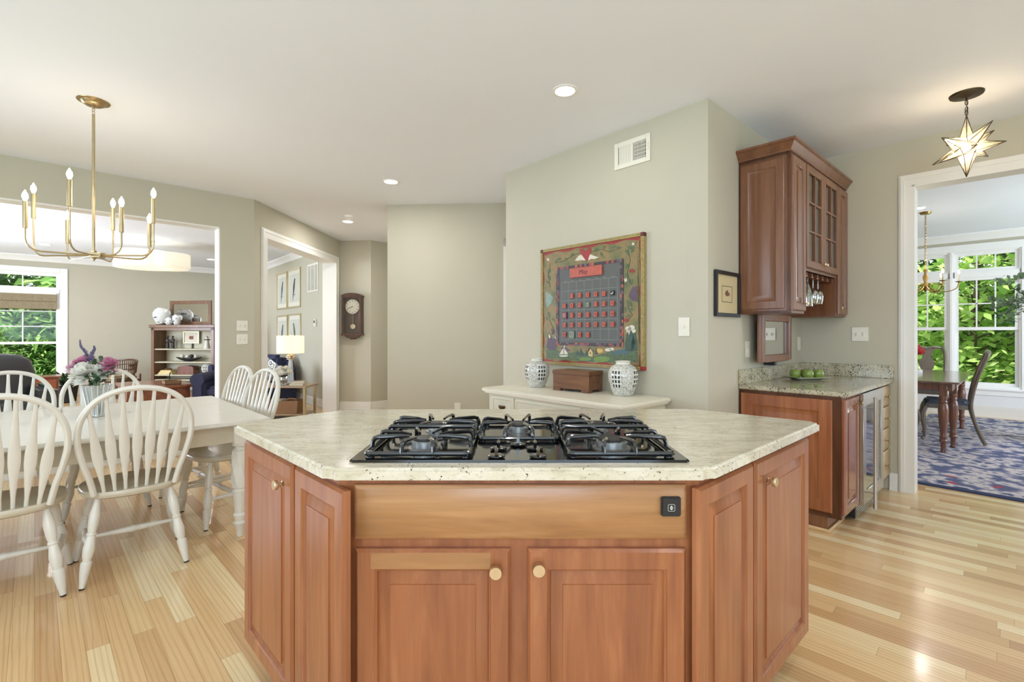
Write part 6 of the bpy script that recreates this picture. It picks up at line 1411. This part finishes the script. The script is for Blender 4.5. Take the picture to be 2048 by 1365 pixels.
def dchair(label):
    t_ = thing('splat_back_chair', label, 'chair', group='splat back chairs in the formal dining room')
    o = MB(); o.prism([(-.20, -.20), (.20, -.20), (.25, .22), (-.25, .22)], .385, .435, vb=.03); o.build('seat_rail', M_dc, t_); o = MB(); o.prism([(-.19, -.19), (.19, -.19), (.235, .21), (-.235, .21)], .435, .475, bev=.022, vb=.03, seg=3); o.build('seat_cushion', M_ds, t_)
    for sx in (-1, 1):
        o = MB(); o.tube(catmull([(sx * .21, -.31, .013), (sx * .195, -.245, .18), (sx * .185, -.195, .40), (sx * .19, -.21, .58), (sx * .205, -.255, .78), (sx * .19, -.325, .99), (sx * .15, -.335, 1.03)], 5), .019, 8); o.build('rear_post', M_dc, t_)
        o = MB(); o.tube(catmull([(sx * .225, .20, .40), (sx * .245, .225, .30), (sx * .225, .205, .15), (sx * .222, .205, .05), (sx * .235, .225, .022)], 5), [.030, .032, .033, .033, .032, .030, .027, .024, .021, .019, .017, .016, .0155, .015, .015, .015, .016, .017, .019, .02, .02][:21], 8); o.build('leg', M_dc, t_)
    o = MB(); o.tube(catmull([(-.16, -.335, 1.025), (-.08, -.34, 1.04), (0, -.335, 1.02), (.08, -.34, 1.04), (.16, -.335, 1.025)], 4), .02, 8); o.build('top_rail', M_dc, t_)
    o = MB(); P = [(.035, .44), (.055, .52), (.03, .60), (.045, .66), (.085, .76), (.09, .82), (.055, .88), (.05, .93), (.09, 1.0), (.09, 1.02)]
    rows = [[o.bm.verts.new((sx * w_, -.20 - max(0, z - .45) * .24 + dy, z)) for sx, dy in ((-1, 0), (1, 0), (1, .012), (-1, .012))] for w_, z in P]
    for a, b_ in zip(rows, rows[1:]):
        for i in range(4): o.face([a[i], a[(i + 1) % 4], b_[(i + 1) % 4], b_[i]])
    o.face(list(reversed(rows[0]))); o.face(rows[-1]); o.build('back_splat', M_dc, t_)
    return t_
dc = dchair('splat back chair seen side on at the long side of the walnut table'); dc.location = (5.10, 5.68, .012); dc.rotation_euler.z = face_rz(-.75, .66)
dup(dc, (5.98, 7.02, .012), face_rz(-.7, -.72), 'splat back chair at the window end of the walnut table'); dup(dc, (4.18, 5.42, .012), face_rz(.72, .69), 'splat back chair at the doorway end, mostly hidden by the door casing')
# centrepiece
tp = DM @ Vector((1.05, .58, .756)); t_ = thing('serving_tray', 'white rectangular tray on the walnut table', 'tray', tp, .76); o = MB(); o.box(-.28, .28, -.14, .14, 0, .01); o.box(-.28, .28, -.15, -.14, 0, .04); o.box(-.28, .28, .14, .15, 0, .04); o.box(-.29, -.28, -.15, .15, 0, .04); o.box(.28, .29, -.15, .15, 0, .04); o.build('tray_body', M_white, t_)
fv = thing('flower_vase', 'vase of pink red flowers at the window end of the walnut table', 'flower vase', DM @ Vector((1.72, .58, .756))); MB().lathe([(.05, 0), (.07, .04), (.06, .10), (.045, .13), (.055, .15), (.045, .15), (0, .12)], n=20).build('vase_body', M_porc, fv)
o = MB(); rnd = random.Random(4)
for k in range(60): a, e = rnd.uniform(0, 6.28), rnd.uniform(-.2, 1.5); petal(o, (0, 0, .22), (math.cos(a) * math.cos(e), math.sin(a) * math.cos(e), math.sin(e)), rnd.uniform(.10, .16), .08, .3, rnd)
o.build('blooms', translucent('coral_petal', (214, 92, 92), .3), fv, recalc=False)
# brass chandelier
cc = Vector((5.20, 6.10, 0)); ch = thing('brass_chandelier', 'curly brass candle chandelier over the walnut dining table', 'chandelier', (cc.x, cc.y, HC)); M_ab = mat('antique_brass', (150, 122, 72), .35, 1.0, vary=.1, vscale=40)
o = MB(); o.lathe([(0, -.03), (.05, -.025), (.06, 0)], n=20); o.build('ceiling_canopy', M_ab, ch)
o = MB(); n = 34
for k in range(n):
    z = -.03 - .66 * k / n; ax = k % 2; o.tube([((.009 * math.cos(a)) * (1 - ax), (.009 * math.cos(a)) * ax, z - .012 + .014 * math.sin(a)) for a in [2 * PI * j / 8 for j in range(8)]], .0025, 5, closed=True)
o.build('chain', M_ab, ch)
o = MB(); o.lathe([(.005, -.70), (.02, -.73), (.012, -.77), (.03, -.82), (.014, -.88), (.035, -.93), (.02, -.98), (0, -1.01)], n=16); o.build('centre_column', M_ab, ch)
for k in range(6):
    a = k * PI / 3 + .35; u_ = Vector((math.cos(a), math.sin(a), 0)); P = [u_ * .02 + Vector((0, 0, -.93)), u_ * .09 + Vector((0, 0, -.99)), u_ * .20 + Vector((0, 0, -1.01)), u_ * .29 + Vector((0, 0, -.97)), u_ * .31 + Vector((0, 0, -.90))]
    o = MB(); o.tube(catmull(P, 6), .006, 7); o.tube(catmull([u_ * .10 + Vector((0, 0, -.985)), u_ * .13 + Vector((0, 0, -.93)), u_ * .08 + Vector((0, 0, -.90)), u_ * .06 + Vector((0, 0, -.94))], 5), .004, 6); q = u_ * .31; o.lathe([(.004, -.905), (.035, -.895), (.036, -.89), (.01, -.885)], (q.x, q.y, 0), 14); ar = o.build('arm', M_ab, ch)
    MB().lathe([(.010, -.885), (.010, -.80), (0, -.80)], (q.x, q.y, 0), 10).build('candle_sleeve', M_pw, ar); MB().lathe([(.005, -.80), (.012, -.785), (.010, -.765), (0, -.745)], (q.x, q.y, 0), 10).build('bulb', M_bulb, ar)
lamp('dining_chandelier_glow', 'POINT', (cc.x, cc.y, HC - .7), 3, (1, .86, .66), radius=.1)
# indoor olive tree
ot = thing('olive_tree', 'potted olive tree with grey green leaves at the dining room windows', 'potted tree', (6.28, 5.45, 0)); rnd = random.Random(8)
MB().lathe([(.15, .012), (.20, .04), (.23, .35), (.24, .38), (.21, .38), (.20, .33), (0, .33)], n=28).build('pot', M_porc, ot)
o = MB(); tips = []; o.tube(catmull([(0, 0, .3), (.03, .02, .8), (-.02, .0, 1.3), (.0, 0, 1.6)], 5), .018, 8)
for k in range(16):
    a = rnd.uniform(0, 6.28); r = rnd.uniform(.45, .95); p0 = Vector((0, 0, rnd.uniform(1.2, 1.6))); p1 = Vector((math.cos(a) * r * .5, math.sin(a) * r * .5, p0.z + rnd.uniform(.2, .4))); p2 = Vector((math.cos(a) * r, math.sin(a) * r, p1.z + rnd.uniform(-.15, .35))); P = catmull([p0, p1, p2], 8); o.tube(P, [.008 - .006 * i / len(P) for i in range(len(P))], 5); tips += P[3:]
o.build('trunk', M_wal, ot); o = MB()
for p in tips:
    for k in range(4): petal(o, p, (rnd.uniform(-1, 1), rnd.uniform(-1, 1), rnd.uniform(-.5, 1)), rnd.uniform(.06, .10), .030, .1, rnd)
o.build('leaves', translucent('olive_leaf', (110, 132, 104), .3), ot, recalc=False)

# ------------------------------------------------------------------ garden outside the windows
leafm = {'bright': translucent('maple_leaf', (150, 190, 70), .55, vary=[(140, 180, 96), (186, 216, 124), (214, 230, 156), (166, 204, 112), (230, 238, 190)]),
         'mid': translucent('mid_leaf', (100, 150, 60), .5, vary=[(108, 150, 84), (142, 184, 106), (172, 206, 132), (124, 168, 96)]),
         'fir': translucent('conifer_needle', (80, 122, 56), .4, vary=[(78, 114, 64), (122, 160, 88), (160, 192, 114), (96, 136, 76)]),
         'plum': translucent('plum_leaf', (120, 66, 84), .4, vary=[(96, 52, 70), (140, 84, 100), (116, 70, 84)])}
M_bark = mat('tree_bark', (92, 80, 66), .9, vary=.25, vscale=8)
def tree(name, label, cat, kind, loc, h, r, n, ls, seed, trunk=True, zlow=.25, grp=None):
    rnd = random.Random(seed); t_ = thing(name, label, cat, loc, group=grp); tipz = []
    o = MB(); tt = [Vector((0, 0, 0)), Vector((rnd.uniform(-.1, .1), 0, h * .3)), Vector((rnd.uniform(-.2, .2), rnd.uniform(-.2, .2), h * .62)), Vector((0, 0, h * .9))]; P = catmull(tt, 6); o.tube(P, [max(.012, .028 * h * (1 - .85 * i / len(P)) * .55) for i in range(len(P))], 8)
    centres = []
    for k in range(34):
        a = rnd.uniform(0, 6.28); z = rnd.uniform(zlow, .97); rr = r * math.sqrt(max(.05, 1 - ((z - .55) / .5) ** 2)) * rnd.uniform(.35, 1.0) if kind != 'fir' else r * (1.05 - z) * rnd.uniform(.4, 1.1)
        c = Vector((math.cos(a) * rr, math.sin(a) * rr, z * h)); centres.append(c); b0 = P[min(len(P) - 1, int(z * .8 * len(P)))]
        if trunk and k % 2 == 0: o.tube([b0, b0.lerp(c, .5) + Vector((0, 0, .1)), c], [.02, .012, .005], 5)
    o.build('trunk', M_bark, t_); o = MB()
    for k in range(n):
        c = centres[k % len(centres)] + Vector((rnd.gauss(0, 1), rnd.gauss(0, 1), rnd.gauss(0, .7))) * r * .20
        d = Vector((rnd.uniform(-1, 1), rnd.uniform(-1, 1), rnd.uniform(-.9, .5))).normalized(); s_ = d.cross(Vector((rnd.uniform(-.4, .4), rnd.uniform(-.4, .4), 1))).normalized(); L_ = ls * rnd.uniform(.6, 1.3); w_ = L_ * (.42 if kind != 'fir' else .16); dn_ = Vector((0, 0, -.12 * L_))
        vv = [o.bm.verts.new(q) for q in (c, c + d * L_ * .45 + s_ * w_, c + d * L_ + dn_, c + d * L_ * .45 - s_ * w_)]
        o.face(vv)
    o.build('foliage', leafm[kind], t_, recalc=False); return t_
GZ = -.70
g1 = 'trees beyond the dining room windows'
specs_t = [('maple_tree', 'broad light green maple close outside the middle dining window', 'bright', (9.0, 9.4), 5.2, 2.0, 9000, .15, 21), ('maple_tree', 'light green maple beyond the wider dining window', 'bright', (11.2, 8.3), 5.6, 2.1, 9000, .15, 22), ('shade_tree', 'tall mid green tree behind the maples outside the dining room', 'mid', (12.6, 12.4), 8.8, 3.4, 14000, .22, 23), ('shade_tree', 'tall mid green tree further along behind the dining room windows', 'mid', (16.0, 9.5), 8.8, 3.4, 14000, .22, 24), ('shade_tree', 'tall tree beyond the edge of the narrower dining window', 'mid', (9.6, 14.2), 8.6, 3.2, 12000, .22, 25), ('garden_shrub', 'purple leaved shrub below the dining room windows', 'plum', (10.0, 10.3), 1.35, .9, 1500, .10, 26), ('garden_shrub', 'lime green shrub under the dining window sill', 'bright', (9.4, 8.0), 1.5, 1.0, 1600, .11, 27)]
for nm, lb_, kd, (x, y), h, r, n, ls, sd2 in specs_t: tree(nm, lb_, 'tree' if 'tree' in nm else 'shrub', kd, (x, y, GZ), h, r, n, ls, sd2, 'tree' in nm, .18 if 'tree' in nm else .1)
specs_t2 = [('background_tree', 'very tall pale green tree far behind the maples', 'mid', (14.5, 16.0), 12.0, 4.5, 9000, .5, 41), ('background_tree', 'very tall pale green tree far off past the dining windows', 'mid', (20.0, 12.5), 12.0, 4.8, 9000, .5, 42), ('background_tree', 'very tall tree far beyond the family room window', 'mid', (-21.0, 17.0), 12.0, 5.0, 9000, .55, 43), ('background_tree', 'very tall tree far beyond the roman shade', 'fir', (-24.5, 13.5), 12.0, 5.0, 9000, .6, 44)]
for nm, lb_, kd, (x, y), h, r, n, ls, sd2 in specs_t2: tree(nm, lb_, 'tree', kd, (x, y, GZ), h, r, n, ls, sd2, True, .1)
specs_f = [('weeping_conifer', 'feathery green conifer shrub outside the family room window', 'fir', (-12.1, 10.6), 2.6, 1.7, 8000, .14, 31), ('weeping_conifer', 'second feathery conifer beside the first outside the family room', 'fir', (-13.9, 9.5), 2.7, 1.7, 7000, .14, 32), ('pine_tree', 'tall dark pine behind the conifer shrubs', 'fir', (-15.2, 13.0), 8.5, 3.4, 13000, .32, 33), ('shade_tree', 'leafy tree beyond the pine outside the family room', 'mid', (-18.5, 12.5), 9.0, 3.8, 13000, .26, 34), ('shade_tree', 'leafy tree standing outside beyond the bookcase wall', 'mid', (-12.6, 15.6), 8.5, 3.2, 7000, .34, 35)]
for nm, lb_, kd, (x, y), h, r, n, ls, sd2 in specs_f: tree(nm, lb_, 'shrub' if 'weeping' in nm else 'tree', kd, (x, y, GZ), h, r, n, ls, sd2, True, .08 if 'weeping' in nm else .12)
